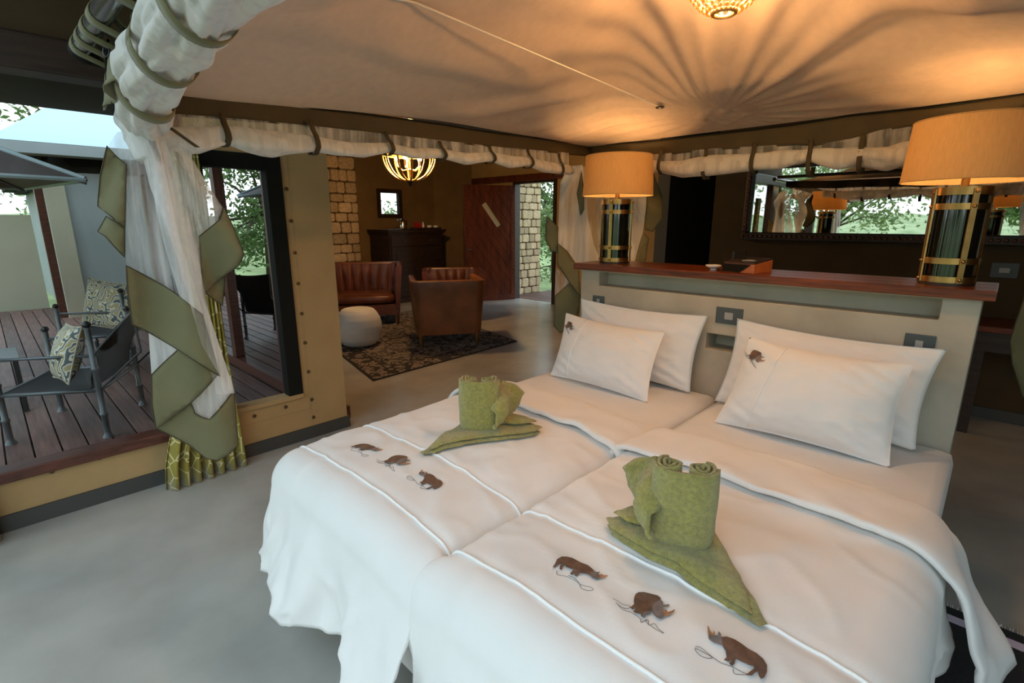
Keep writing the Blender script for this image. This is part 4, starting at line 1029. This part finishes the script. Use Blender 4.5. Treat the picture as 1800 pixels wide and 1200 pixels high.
obj('field_edge', quad(.082,.918,.115,.885,.0,.0112), 'rope_white' if False else 'black_wool', rg)
obj('field', quad(.088,.912,.123,.877,.0,.012), 'rug_pattern', rg)

# ================================================================== LOUNGE FURNITURE
def armchair(loc, rz, label, m_, wd=.84, dp=.78, Ht=.80, nm='leather_armchair', cat='armchair', nch=13):
    """front faces local -y; tub with channel-tufted inside"""
    t_ = thing(nm, label, cat, loc, 'leather tub seats in the lounge'); t_.rotation_euler.z = rz
    def part(n, mb, mm, **k):
        me = mb.mesh(n); o = obj(n, me, mm, None, **k); o.parent = t_
        bm = bmesh.new(); bm.from_mesh(me); bmesh.ops.recalc_face_normals(bm, faces=bm.faces)
        if k.get('bv'): pass
        bm.to_mesh(me); bm.free(); me.polygons.foreach_set('use_smooth', [True]*len(me.polygons)); me.set_sharp_from_angle(angle=math.radians(45)); return o
    hw, hd = wd/2, dp/2
    # U-shaped plan from front right round the back to front left, rounded corners
    def plan(s, off):
        a_, c_ = hw-off, hd-off; r = max(.02, .10-off*.5); segs = []
        pts = [Vector((a_,-hd))]
        for k in range(7): q = k/6*PI/2; pts.append(Vector((a_-r+r*math.cos(q), c_-r+r*math.sin(q))))
        for k in range(7): q = PI/2+k/6*PI/2; pts.append(Vector((-a_+r+r*math.cos(q), c_-r+r*math.sin(q))))
        pts.append(Vector((-a_,-hd)))
        ls = [0]
        for a, b_ in zip(pts, pts[1:]): ls.append(ls[-1]+(b_-a).length)
        d = s*ls[-1]
        for i in range(len(pts)-1):
            if d <= ls[i+1]+1e-9: return pts[i].lerp(pts[i+1], (d-ls[i])/max(1e-9, ls[i+1]-ls[i]))
        return pts[-1]
    def shell(u, v):
        # v: 0 outer bottom -> .45 outer top -> .55 inner top -> 1 inner bottom
        if v < .45: h = v/.45; off = .045*(1-h); z = lerp(.15, Ht, h)
        elif v < .56: h = (v-.45)/.11; off = .085*h; z = Ht+.018*math.sin(h*PI)
        else: h = (v-.56)/.44; off = .085+.015*h; z = lerp(Ht, .33, h)
        p = plan(u, off); fr_ = -.05*max(0, 1-abs(p.y+hd)/.12) ; return Vector((p.x*(1+.03*z), p.y*(1+.10*z), z))
    mb = MB().grid(shell, 60, 24); nW = 61
    for e in (0, 60): mb.f.append(tuple(j*nW+e for j in range(25)))
    part('tub', mb, m_)
    for k in range(nch):                    # padded channels inside the tub
        u0, u1 = .03+k*.94/nch, .03+(k+1)*.94/nch
        def ch(a, b_):
            q = a*2-1; u = lerp(u0, u1, a); p = plan(u, .088); nrm = Vector((-p.x, -p.y)).normalized() if abs(p.y) > hd*.6 and abs(p.x) < hw*.8 else Vector((-math.copysign(1,p.x), 0))
            bul = .045*math.sqrt(max(0, 1-q*q))*(.25+.75*math.sin(min(1, b_*1.15)*PI)**.5); z = lerp(.36, Ht-.012, b_)
            p2 = Vector((p.x*(1+.03*z), p.y*(1+.10*z)))+nrm*bul; return Vector((p2.x, p2.y, z))
        part('channel', MB().grid(ch, 8, 10), m_)
    part('seat_base', MB().box((-hw+.06,-hd+.01,.15),(hw-.06,hd-.08,.30)), m_)
    def cush(a, b_):
        q, r = a*2*PI, b_*PI-PI/2; k = .35
        sp = lambda v, e: math.copysign(abs(v)**e, v)
        return Vector(((hw-.085)*sp(math.cos(r),.25)*sp(math.cos(q),k), -.05+(hd-.05)*sp(math.cos(r),.25)*sp(math.sin(q),k), .375+.075*sp(math.sin(r),.6)))
    part('seat_cushion', MB().grid(cush, 40, 14, True), m_)
    for sx_ in (-1,1):
        for sy_ in (-1,1):
            part('leg', MB().lathe([(.018,.0),(.03,.155)], (sx_*(hw-.10), sy_*(hd-.09), 0), 10), 'brass')
    return t_
ang = math.atan2(.54, -.84)   # direction the near chair faces
armchair((-5.0, 3.98, .012), ang+PI/2, 'worn tan leather armchair seen from behind on the patterned rug', 'leather_worn', wd=.88, dp=.74)
armchair((-7.02, 3.86, .012), math.atan2(-.56, .83)+PI/2, 'dark oxblood leather sofa facing the room behind the white stool', 'leather', wd=1.36, dp=.80, Ht=.86, nm='leather_sofa', cat='sofa', nch=17)
armchair((-6.2, 5.08, .012), math.atan2(-.60, .80)+PI/2, 'leather armchair whose tufted back shows just above the tan armchair', 'leather', wd=.92, dp=.74, Ht=.755)
so = thing('drum_stool', 'round white barrel stool in front of the dark leather armchair', 'stool', (-5.6, 3.08, .012))
pr_ = [(.15,.0),(.20,.02),(.25,.09),(.278,.19),(.28,.26),(.262,.34),(.225,.41),(.185,.45),(.16,.458),(.13,.455),(.10,.446),(.002,.444)]
sp_ = []
for i in range(len(pr_)-1):
    for k in range(4): sp_.append((lerp(pr_[i][0],pr_[i+1][0],k/4)+.0015*math.sin((i*4+k)*2.6), lerp(pr_[i][1],pr_[i+1][1],k/4)+.012))
obj('body', MB().lathe(sp_+[(.002,.456)], (-5.6,3.08,0), 48), 'white_ceramic', so, smooth=True)

# cabinet
cx0, cx1, cy0, cy1, ch_ = -8.78, -8.12, 5.20, 6.42, 1.36
cb_ = thing('cabinet', 'tall dark wooden cabinet below the small window', 'cabinet', ((cx0+cx1)/2, (cy0+cy1)/2, 0))
obj('body', MB().box((cx0,cy0,.06),(cx1,cy1,ch_-.05)), 'wood_dark', cb_, bevel=.006)
obj('top', MB().box((cx0-.01,cy0-.05,ch_-.05),(cx1+.06,cy1+.05,ch_-.015)).box((cx0-.01,cy0-.025,ch_-.08),(cx1+.03,cy1+.025,ch_-.05)).box((cx0-.01,cy0-.06,ch_-.015),(cx1+.07,cy1+.06,ch_)), 'wood_dark', cb_, bevel=.006)
obj('plinth', MB().box((cx0,cy0-.02,0),(cx1+.02,cy1+.02,.09)), 'wood_dark', cb_)
for k in range(2):
    a = cy0+.03+k*(cy1-cy0-.06)/2; b2 = a+(cy1-cy0-.06)/2-.006
    d_ = obj('door', MB().box((cx1,a,.12),(cx1+.02,b2,ch_-.32)), 'wood_dark', cb_, bevel=.004)
    obj('panel', MB().box((cx1+.02,a+.09,.22),(cx1+.03,b2-.09,ch_-.42)), 'wood_dark', d_, bevel=.008)
    obj('handle', MB().ball((cx1+.035, b2-.04 if k == 0 else a+.04, .62), .014, 8), 'brass', d_)
    d_ = obj('drawer', MB().box((cx1,a,ch_-.30),(cx1+.02,b2,ch_-.10)), 'wood_dark', cb_, bevel=.004)
    obj('handle', MB().ball((cx1+.035,(a+b2)/2,ch_-.2), .014, 8), 'brass', d_)
kz = ch_
def cab(px): return at(px, 402, 'x', -8.35).y
ky = cab(704)
tr_ = thing('round_tray', 'round silver tray under the kettle on the dark cabinet', 'tray', (-8.3, ky-.02, kz))
obj('dish', MB().lathe([(.10,kz),(.15,kz+.012),(.145,kz+.014),(.002,kz+.006)], (-8.3,ky-.02,0), 28), 'silver', tr_, smooth=True)
kt = thing('kettle', 'silver kettle with black handle on the dark cabinet', 'kettle', (-8.3, ky+.02, kz+.012))
kk = kz+.012
obj('body', MB().lathe([(.075,kk),(.08,kk+.02),(.065,kk+.13),(.05,kk+.17),(.02,kk+.185),(.001,kk+.19)], (-8.3,ky+.02,0), 24), 'silver', kt, smooth=True)
obj('spout', MB().tube([(-8.28,ky-.04,kk+.10),(-8.27,ky-.08,kk+.14),(-8.265,ky-.115,kk+.165)], .016, 8), 'silver', kt, smooth=True)
obj('handle', MB().tube([(-8.32,ky+.07,kk+.16),(-8.33,ky+.125,kk+.15),(-8.33,ky+.13,kk+.07),(-8.32,ky+.09,kk+.03)], .012, 8), 'frame_black', kt, smooth=True)
obj('lid_knob', MB().ball((-8.3,ky+.02,kk+.20), .014, 8), 'frame_black', kt)
def caddy(px): return at(px, 402, 'x', -8.3).y
ty0, ty1 = caddy(728), caddy(768)
ty = thing('serving_tray', 'dark tray holding red boxes and cups on the cabinet', 'tray', (-8.3, (ty0+ty1)/2, kz))
obj('base', MB().box((-8.45,ty0,kz),(-8.15,ty1,kz+.012)).box((-8.45,ty0,kz+.012),(-8.15,ty0+.012,kz+.035)).box((-8.45,ty1-.012,kz+.012),(-8.15,ty1,kz+.035)).box((-8.162,ty0,kz+.012),(-8.15,ty1,kz+.035)), 'wood_dark', ty, bevel=.003)
for i, px in enumerate((732,738)):
    yy = caddy(px); bb = thing('tea_box', 'red tea box on the dark tray, ' + ('nearer the kettle' if i == 0 else 'beside the white bottle'), 'box', (-8.3, yy, kz+.012), 'red boxes on the cabinet tray')
    obj('carton', MB().box((-8.34,yy-.032,kz+.012),(-8.26,yy+.028,kz+(.14 if i == 0 else .10))), 'red_box', bb, bevel=.003)
    obj('lid', MB().box((-8.342,yy-.034,kz+(.12 if i == 0 else .085)),(-8.258,yy+.03,kz+(.143 if i == 0 else .103))), 'red_box', bb, bevel=.003)
yy = caddy(743); bo = thing('milk_bottle', 'slim white bottle on the tray between red boxes and cups', 'bottle', (-8.28, yy, kz+.012))
obj('body', MB().lathe([(.022,kz+.012),(.022,kz+.09),(.013,kz+.115),(.013,kz+.14)], (-8.28,yy,0), 14), 'white_ceramic', bo, smooth=True, angle=40)
obj('cap', MB().lathe([(.015,kz+.13),(.015,kz+.148)], (-8.28,yy,0), 12), 'silver', bo)
for i, px in enumerate((752,763)):
    yy = caddy(px); cu = thing('cup', 'white cup at the %s of the cabinet tray' % ('middle' if i == 0 else 'far end'), 'cup', (-8.25, yy, kz+.012))
    obj('bowl', MB().lathe([(.022,kz+.012),(.04,kz+.03),(.045,kz+.075),(.041,kz+.075),(.03,kz+.03),(.001,kz+.025)], (-8.25,yy,0), 18, False), 'white_ceramic', cu, smooth=True)
    obj('handle', MB().tube([(-8.25,yy+.04,kz+.065),(-8.25,yy+.065,kz+.055),(-8.25,yy+.06,kz+.035),(-8.25,yy+.036,kz+.03)], .006, 6), 'white_ceramic', cu)

# ================================================================== CHANDELIERS
c1 = thing('bead_chandelier', 'glowing beaded bowl chandelier hanging from the cream canopy lining', 'chandelier', (-.81, 1.87, 2.19))
bx_, by_, bz_ = -.81, 1.87, 2.19; Rb = .135
for k in range(18):
    a = 2*PI*k/18; mb = MB()
    for i in range(15):
        q = i/14*PI*.52+.28; r = Rb*math.sin(q)*1.05; z = bz_+Rb*(1-math.cos(q))*1.25-.01
        mb.ball((bx_+r*math.cos(a), by_+r*math.sin(a), z), .0075 if i % 2 else .0062, 5)
    obj('bead_string', mb, 'bead_amber', c1, smooth=True)
obj('bottom_ring', MB().tube([(bx_+.036*math.cos(q), by_+.036*math.sin(q), bz_-.006) for q in [i*PI/10 for i in range(20)]], .006, 8, closed=True), 'gilt_iron', c1)
obj('top_ring', MB().tube([(bx_+Rb*1.05*math.cos(q), by_+Rb*1.05*math.sin(q), bz_+.185) for q in [i*PI/16 for i in range(32)]], .008, 8, closed=True), 'gilt_iron', c1)
obj('cage_stem', MB().tube([(bx_,by_,bz_+.10),(bx_,by_,lining_z(bx_,by_)-.0)], .008, 8), 'gilt_iron', c1)
obj('spoke', MB().tube([(bx_-Rb,by_,bz_+.185),(bx_+Rb,by_,bz_+.185)], .005, 6).tube([(bx_,by_-Rb,bz_+.185),(bx_,by_+Rb,bz_+.185)], .005, 6), 'gilt_iron', c1)
for k in range(3):
    a = 2*PI*k/3; obj('bulb', MB().ball((bx_+.05*math.cos(a), by_+.05*math.sin(a), bz_+.085), .018, 10), 'bulb_glow', c1, smooth=True)
point_light('chandelier_light', (bx_, by_, bz_+.09), 19.0, r=.05)
qx, qy, qz = -5.4, 3.80, 1.99
c2 = thing('ribbed_chandelier', 'gilt ribbed bowl chandelier with bulbs hanging in the lounge', 'chandelier', (qx, qy, qz)); Rc = .32
for k in range(12):
    a = 2*PI*k/12; pts = []
    for i in range(13):
        q = i/12*PI/2; pts.append((qx+(.03+(Rc-.03)*math.sin(q))*math.cos(a), qy+(.03+(Rc-.03)*math.sin(q))*math.sin(a), qz+.30*(1-math.cos(q))))
    obj('rib', MB().tube(pts, .0125, 6), 'gilt_iron', c2, smooth=True)
obj('finial', MB().lathe([(.012,qz-.06),(.022,qz-.05),(.018,qz-.03),(.045,qz-.012),(.05,qz+.012),(.03,qz+.02)], (qx,qy,0), 16), 'wood_dark', c2, smooth=True)
obj('rim', MB().lathe([(Rc-.01,qz+.29),(Rc+.01,qz+.29),(Rc+.01,qz+.33),(Rc-.01,qz+.33),(Rc-.01,qz+.29)], (qx,qy,0), 40, False), 'gilt_iron', c2, smooth=True)
obj('cage_stem', MB().tube([(qx,qy,qz+.02),(qx,qy,2.9)], .010, 8), 'wood_dark', c2)
for k in range(5):
    a = 2*PI*k/5+.3; p = Vector((qx+.15*math.cos(a), qy+.15*math.sin(a), qz+.26))
    obj('arm', MB().tube([(qx,qy,qz+.14),(qx+.08*math.cos(a),qy+.08*math.sin(a),qz+.12),(p.x,p.y,qz+.17)], .007, 6), 'gilt_iron', c2)
    bb = obj('bulb', MB().ball(p, .026, 10), 'bulb_glow', c2, smooth=True)
    obj('socket', MB().lathe([(.016,qz+.17),(.016,qz+.235)], (p.x,p.y,0), 10), 'rope_white', bb)
point_light('chandelier_light', (qx, qy, qz+.24), 95, r=.10)

# ================================================================== CURTAINS
def curtain(label, line, z0, z1, m_, seed, amp=.035, waves=7, tied=0):
    (xa, ya), (xb, yb) = line; d = Vector((xb-xa, yb-ya, 0)); n = Vector((-d.y, d.x, 0)).normalized()
    t_ = thing('curtain', label, 'curtain', ((xa+xb)/2, (ya+yb)/2, z0))
    def fn(u, v):
        q = u*waves*2*PI+seed+.5*math.sin(v*3+u*4); flare = 1+.25*(1-v)
        if tied: flare *= lerp(1, .34, sm(v*z1/1.0))
        p = Vector((xa, ya, 0))+d*(.5+(u-.5)*flare+(tied*.33*sm(v*z1/1.0)))+n*(amp*math.sin(q)*(1-.25*v)+.012*nz(u*8+seed, v*3)); p.z = lerp(z0, z1, v); return p
    obj('cloth', MB().grid(fn, 110, 14).thicken(.004), m_, t_, smooth=True)
    obj('heading', MB().tube([Vector((xa,ya,z1-.01))+d*(lerp(.68,.98,i/10) if tied else i/10) for i in range(11)], .014, 8), m_, t_, smooth=True)
    return t_
curtain('gathered yellow curtain with pale crackle lines behind the net corner', ((XW+.13,.55),(XW+.10,.90)), .004, 1.9, 'yellow_print', 0.4, tied=1)
curtain('gathered yellow curtain with pale crackle lines by the left window end', ((XW+.10,-.55),(XW+.12,-.21)), .004, 2.1, 'yellow_print', 2.4)
curtain('dark olive curtain drawn beside the lounge end of the wall', ((-4.06,1.90),(-3.86,1.88)), .004, 2.1, 'olive_cloth', 1.1, amp=.03, waves=3)

# ================================================================== DECK FURNITURE
def deck_chair(off, label):
    off = Vector(off); A, B, C3, D4 = [Vector(p)+off for p in ((-4.755,-.08,0),(-4.42,.41,0),(-5.03,.73,0),(-5.33,.24,0))]
    t_ = thing('deck_chair', label, 'lounge chair', (A+B+C3+D4)/4, 'black metal chairs on the deck')
    ax = (A-B).normalized(); Z = Vector((0,0,1))
    A2, D2_ = A+ax*.0, D4+ax*.0; sh = .40
    def leg(p, h, name='leg', r=.019):
        mb = MB().lathe([(.034,0),(.030,.012),(.02,.03),(r,.05),(r,.16),(r+.005,.165),(r+.005,.18),(r,.185),(r,h*.62),(r+.005,h*.62+.005),(r+.005,h*.62+.02),(r,h*.62+.025),(r*.9,h)], (p.x,p.y,0), 12)
        return obj(name, mb, 'grey_metal', t_, smooth=True, angle=50)
    for p, h in ((A2,.66),(D2_,.66),(B,.80),(C3,.80)):
        l_ = leg(p, h); obj('finial', MB().lathe([(.013,h),(.022,h+.006),(.028,h+.02),(.022,h+.036),(.006,h+.044)], (p.x,p.y,0), 12), 'black_metal', l_, smooth=True)
    for p, q in ((A2,B),(D2_,C3)):
        obj('seat_rail', MB().tube([p+Z*(sh-.05)-ax*-.0, q+Z*(sh-.05)], .013, 8), 'grey_metal', t_, smooth=True)
        obj('armrest', MB().tube([p+Z*.60, q+Z*.60], .011, 8), 'grey_metal', t_, smooth=True)
    obj('cross_rail', MB().tube([B+Z*(sh-.05), C3+Z*(sh-.05)], .013, 8), 'grey_metal', t_); obj('cross_rail', MB().tube([A2+Z*(sh-.05), D2_+Z*(sh-.05)], .013, 8), 'grey_metal', t_)
    side = (C3-B)
    def sling(u, v):
        # v 0 = front edge, .6 = back of the seat, 1 = top of the backrest
        if v < .62: p = A2.lerp(B, v/.62*.92)+side*u; p.z = sh-.045-.035*math.sin(v/.62*PI)*math.sin(u*PI)
        else:
            h = (v-.62)/.38; p = A2.lerp(B, .92+.06*h)+side*u-ax*(.30*h*h); p.z = lerp(sh-.045, .90, h**.9)-.03*math.sin(u*PI)*h
        return p
    obj('sling', MB().grid(sling, 14, 30).thicken(.006), 'sling_black', t_, smooth=True)
    for p in (B, C3):
        obj('back_brace', MB().tube([p+Z*.60, p-ax*.29+Z*.90], .010, 8).tube([p+Z*(sh-.05), p-ax*.30+Z*.62, p-ax*.29+Z*.90], .008, 8), 'black_metal', t_)
    return t_
CH2 = (-2.0, .50, 0)
deck_chair((0,0,0), 'black metal deck chair nearest the window, grey tubular frame')
deck_chair(CH2, 'black metal deck chair farther off, beside the grey tent wall')
def cushion(name_label, c, n, up, w_, h_, T, seed):
    n = Vector(n).normalized(); up = (Vector(up)-n*Vector(up).dot(n)).normalized(); e1 = up.cross(n); c = Vector(c)
    t_ = thing('leaf_cushion', name_label, 'cushion', c)
    mb = MB(); nu = 24
    def f(u, v, s): 
        a = max(0, 1-abs(u)**2.6)**.6*max(0, 1-abs(v)**2.6)**.6; k = 1-.07*(1-v*v)*u*u; k2 = 1-.07*(1-u*u)*v*v
        return c+e1*(w_/2*u*k)+up*(h_/2*v*k2)+n*(s*T*a)
    for s in (1,-1): mb.grid(lambda a, b_: f(a*2-1, b_*2-1, s), nu, nu)
    obj('cover', mb, 'leaf_print', t_, smooth=True)
    pts = [f(u, v, 0) for u, v in [(-1+i/6,-1) for i in range(12)]+[(1,-1+i/6) for i in range(12)]+[(1-i/6,1) for i in range(12)]+[(-1,1-i/6) for i in range(12)]]
    obj('piping', MB().tube(pts, .006, 6, closed=True), 'plaster_beige', t_)
p1_ = at(128,620,'x',-4.75); cushion('leaf print cushion propped on edge in the nearest deck chair', (-4.66,.30,.60), (.10,-.95,.34), (-.1,.34,1), .40, .40, .075, 1)
cushion('large leaf print cushion against the back of the farther deck chair', (-6.62,.83,.66), (.55,-.75,.25), (0,.2,1), .60, .50, .09, 2)
tb = thing('side_table', 'low grey metal side table between the two deck chairs', 'table', (-5.75, -.16, 0))
obj('top', MB().box((-6.0,-.42,.43),(-5.5,.07,.455)), 'tent_grey', tb, bevel=.006)
for x in (-5.97,-5.53):
    for y in (-.39,.04): obj('leg', MB().box((x-.016,y-.016,0),(x+.016,y+.016,.43)), 'black_metal', tb)

# ================================================================== BEYOND THE DECK
pa = thing('parasol', 'taupe square parasol with white edge over the deck', 'parasol', (-7.3, -1.1, 0))
ax0 = Vector((-7.3,-1.1,2.75)); cs_ = [Vector(p) for p in ((-5.95,.74,1.86),(-8.9,.5,1.90),(-8.9,-2.8,1.9),(-5.7,-2.8,1.9))]
mb = MB()
for i in range(4): 
    a, b_ = cs_[i], cs_[(i+1) % 4]
    obj('canopy_panel', MB().add([ax0, a, b_], [(0,1,2)]).thicken(.006), 'parasol_taupe', pa)
    obj('hem', MB().tube([a, b_], .02, 6), 'tent_white', pa); obj('rib', MB().tube([ax0-Vector((0,0,.03)), a-Vector((0,0,.03))], .012, 6), 'grey_metal', pa)
    obj('seam', MB().tube([ax0+Vector((0,0,.012)), a+Vector((0,0,.012))], .022, 6), 'tent_white', pa)
obj('pole', MB().tube([(-7.3,-1.1,0),(-7.3,-1.1,2.8)], .025, 12), 'grey_metal', pa)
tn = thing('tent_cabin', 'grey canvas tent cabin with pale hipped roof across the deck', 'tent', (-12.5, 3.6, 0))
obj('wall', MB().box((-15.5,.86,0),(-10.7,6.6,2.25)), 'tent_grey', tn)
obj('wall_flap', MB().box((-10.7,.80,0),(-10.62,1.05,2.25)), 'plaster_beige', tn)
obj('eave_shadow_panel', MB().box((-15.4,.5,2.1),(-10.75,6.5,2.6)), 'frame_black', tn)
ev = [Vector(p) for p in ((-10.35,.30,2.63),(-10.35,7.0,2.63),(-15.8,7.0,2.63),(-15.8,.30,2.63))]; rdg = [Vector((-12.9,2.9,4.7)), Vector((-12.9,4.6,4.7))]
obj('roof', MB().add(ev+rdg, [(0,1,5,4),(1,2,5),(2,3,4,5),(3,0,4),(3,2,1,0)]), 'tent_white', tn)
obj('fascia', MB().extrude([p-Vector((0,0,.16)) for p in ev], (0,0,.155)), 'tent_grey', tn)
obj('corner_post', MB().box((-10.85,.70,0),(-10.75,.80,2.16)), 'timber', tn)
obj('beam', MB().box((-15.0,.66,2.05),(-10.75,.84,2.15)), 'frame_black', tn)
lw = struct('wall_yard', MB().box((-12.7,-.28,-.45),(-12.5,.7,1.62)), 'plaster_beige')

def tree(label, x, y, h, cr_, n, m_, seed, zb=-.45, leaf=.085, low=.35, nm='tree'):
    rs = random.Random(seed); t_ = thing(nm, label, 'tree', (x, y, zb))
    tk = MB(); tips = []
    tk.tube([(x,y,zb),(x+rs.uniform(-.1,.1),y+rs.uniform(-.1,.1),zb+h*.3),(x+rs.uniform(-.25,.25),y+rs.uniform(-.25,.25),zb+h*.62)], lambda t2: lerp(.11, .05, t2)*h/4, 8)
    base = Vector((x, y, zb+h*.38))
    for i in range(13):
        a = rs.uniform(0, 2*PI); q = rs.uniform(.35, 1); e = Vector((x+cr_*q*math.cos(a), y+cr_*q*math.sin(a), zb+h*rs.uniform(low+.1, .95)))
        mid = base.lerp(e, .5)+Vector((rs.uniform(-.2,.2), rs.uniform(-.2,.2), .15*h*.3)); tk.tube([base, mid, e], lambda t2: lerp(.04, .008, t2)*h/4, 5); tips += [e, mid.lerp(e, .5)]
    obj('trunk', tk, 'bark', t_, smooth=True)
    V = []; Fc = []
    for i in range(n):
        c_ = rs.choice(tips); d = Vector((rs.gauss(0,1), rs.gauss(0,1), rs.gauss(0,.6)))*cr_*.20; p = c_+d
        if p.z < zb+.02: p.z = zb+.02+rs.random()*.2
        n_ = Vector((rs.gauss(0,1), rs.gauss(0,1), rs.gauss(0,1)+.7)).normalized(); a = n_.orthogonal().normalized(); b_ = n_.cross(a)
        s = leaf*rs.uniform(.5,1.2); q = rs.uniform(0, 2*PI); a, b_ = a*math.cos(q)+b_*math.sin(q), b_*math.cos(q)-a*math.sin(q)
        k = len(V); V += [p-a*s, p+b_*s*.42, p+a*s, p-b_*s*.42]; Fc.append((k,k+1,k+2,k+3))
    mb = MB(); mb.v = V; mb.f = Fc
    obj('foliage', mb, m_, t_, kind='stuff', fix=False)
    return t_
tree('leafy green tree just outside the open entrance door', -10.6, 13.0, 4.6, 1.9, 5600, 'leaf_green', 1, low=.0)
tree('pale green bush beyond the entrance porch planks', -8.0, 10.0, 2.4, 1.0, 3000, 'leaf_pale', 2, leaf=.07, low=.0)
tree('sparse tree rising behind the pale tent roof', -21.5, 2.6, 6.0, 2.4, 1500, 'leaf_green', 3, leaf=.12)
tree('low green bush beyond the beige yard wall', -17.6, 1.7, 2.6, 1.4, 2200, 'leaf_pale', 4, low=.1)
tree('broad green tree seen in the mirror, front of the tent', 1.2, -12.5, 5.6, 3.0, 8000, 'leaf_green', 5, leaf=.12)
tree('pale tree seen in the mirror at its dark post', -4.6, -11.0, 4.6, 2.4, 5000, 'leaf_pale', 6, leaf=.11)
tree('tall dark tree reflected in the lounge glass doors', -16.2, -2.6, 5.6, 1.9, 4600, 'leaf_green', 7, leaf=.10, low=.05)
tree('wide pale tree seen in the mirror behind the big lamp', 10.0, -14.0, 5.4, 2.9, 7000, 'leaf_pale', 9, leaf=.13)
tree('green shrub outside the small lounge window', -13.5, 8.2, 2.3, 1.3, 2000, 'leaf_pale', 8, low=.0)
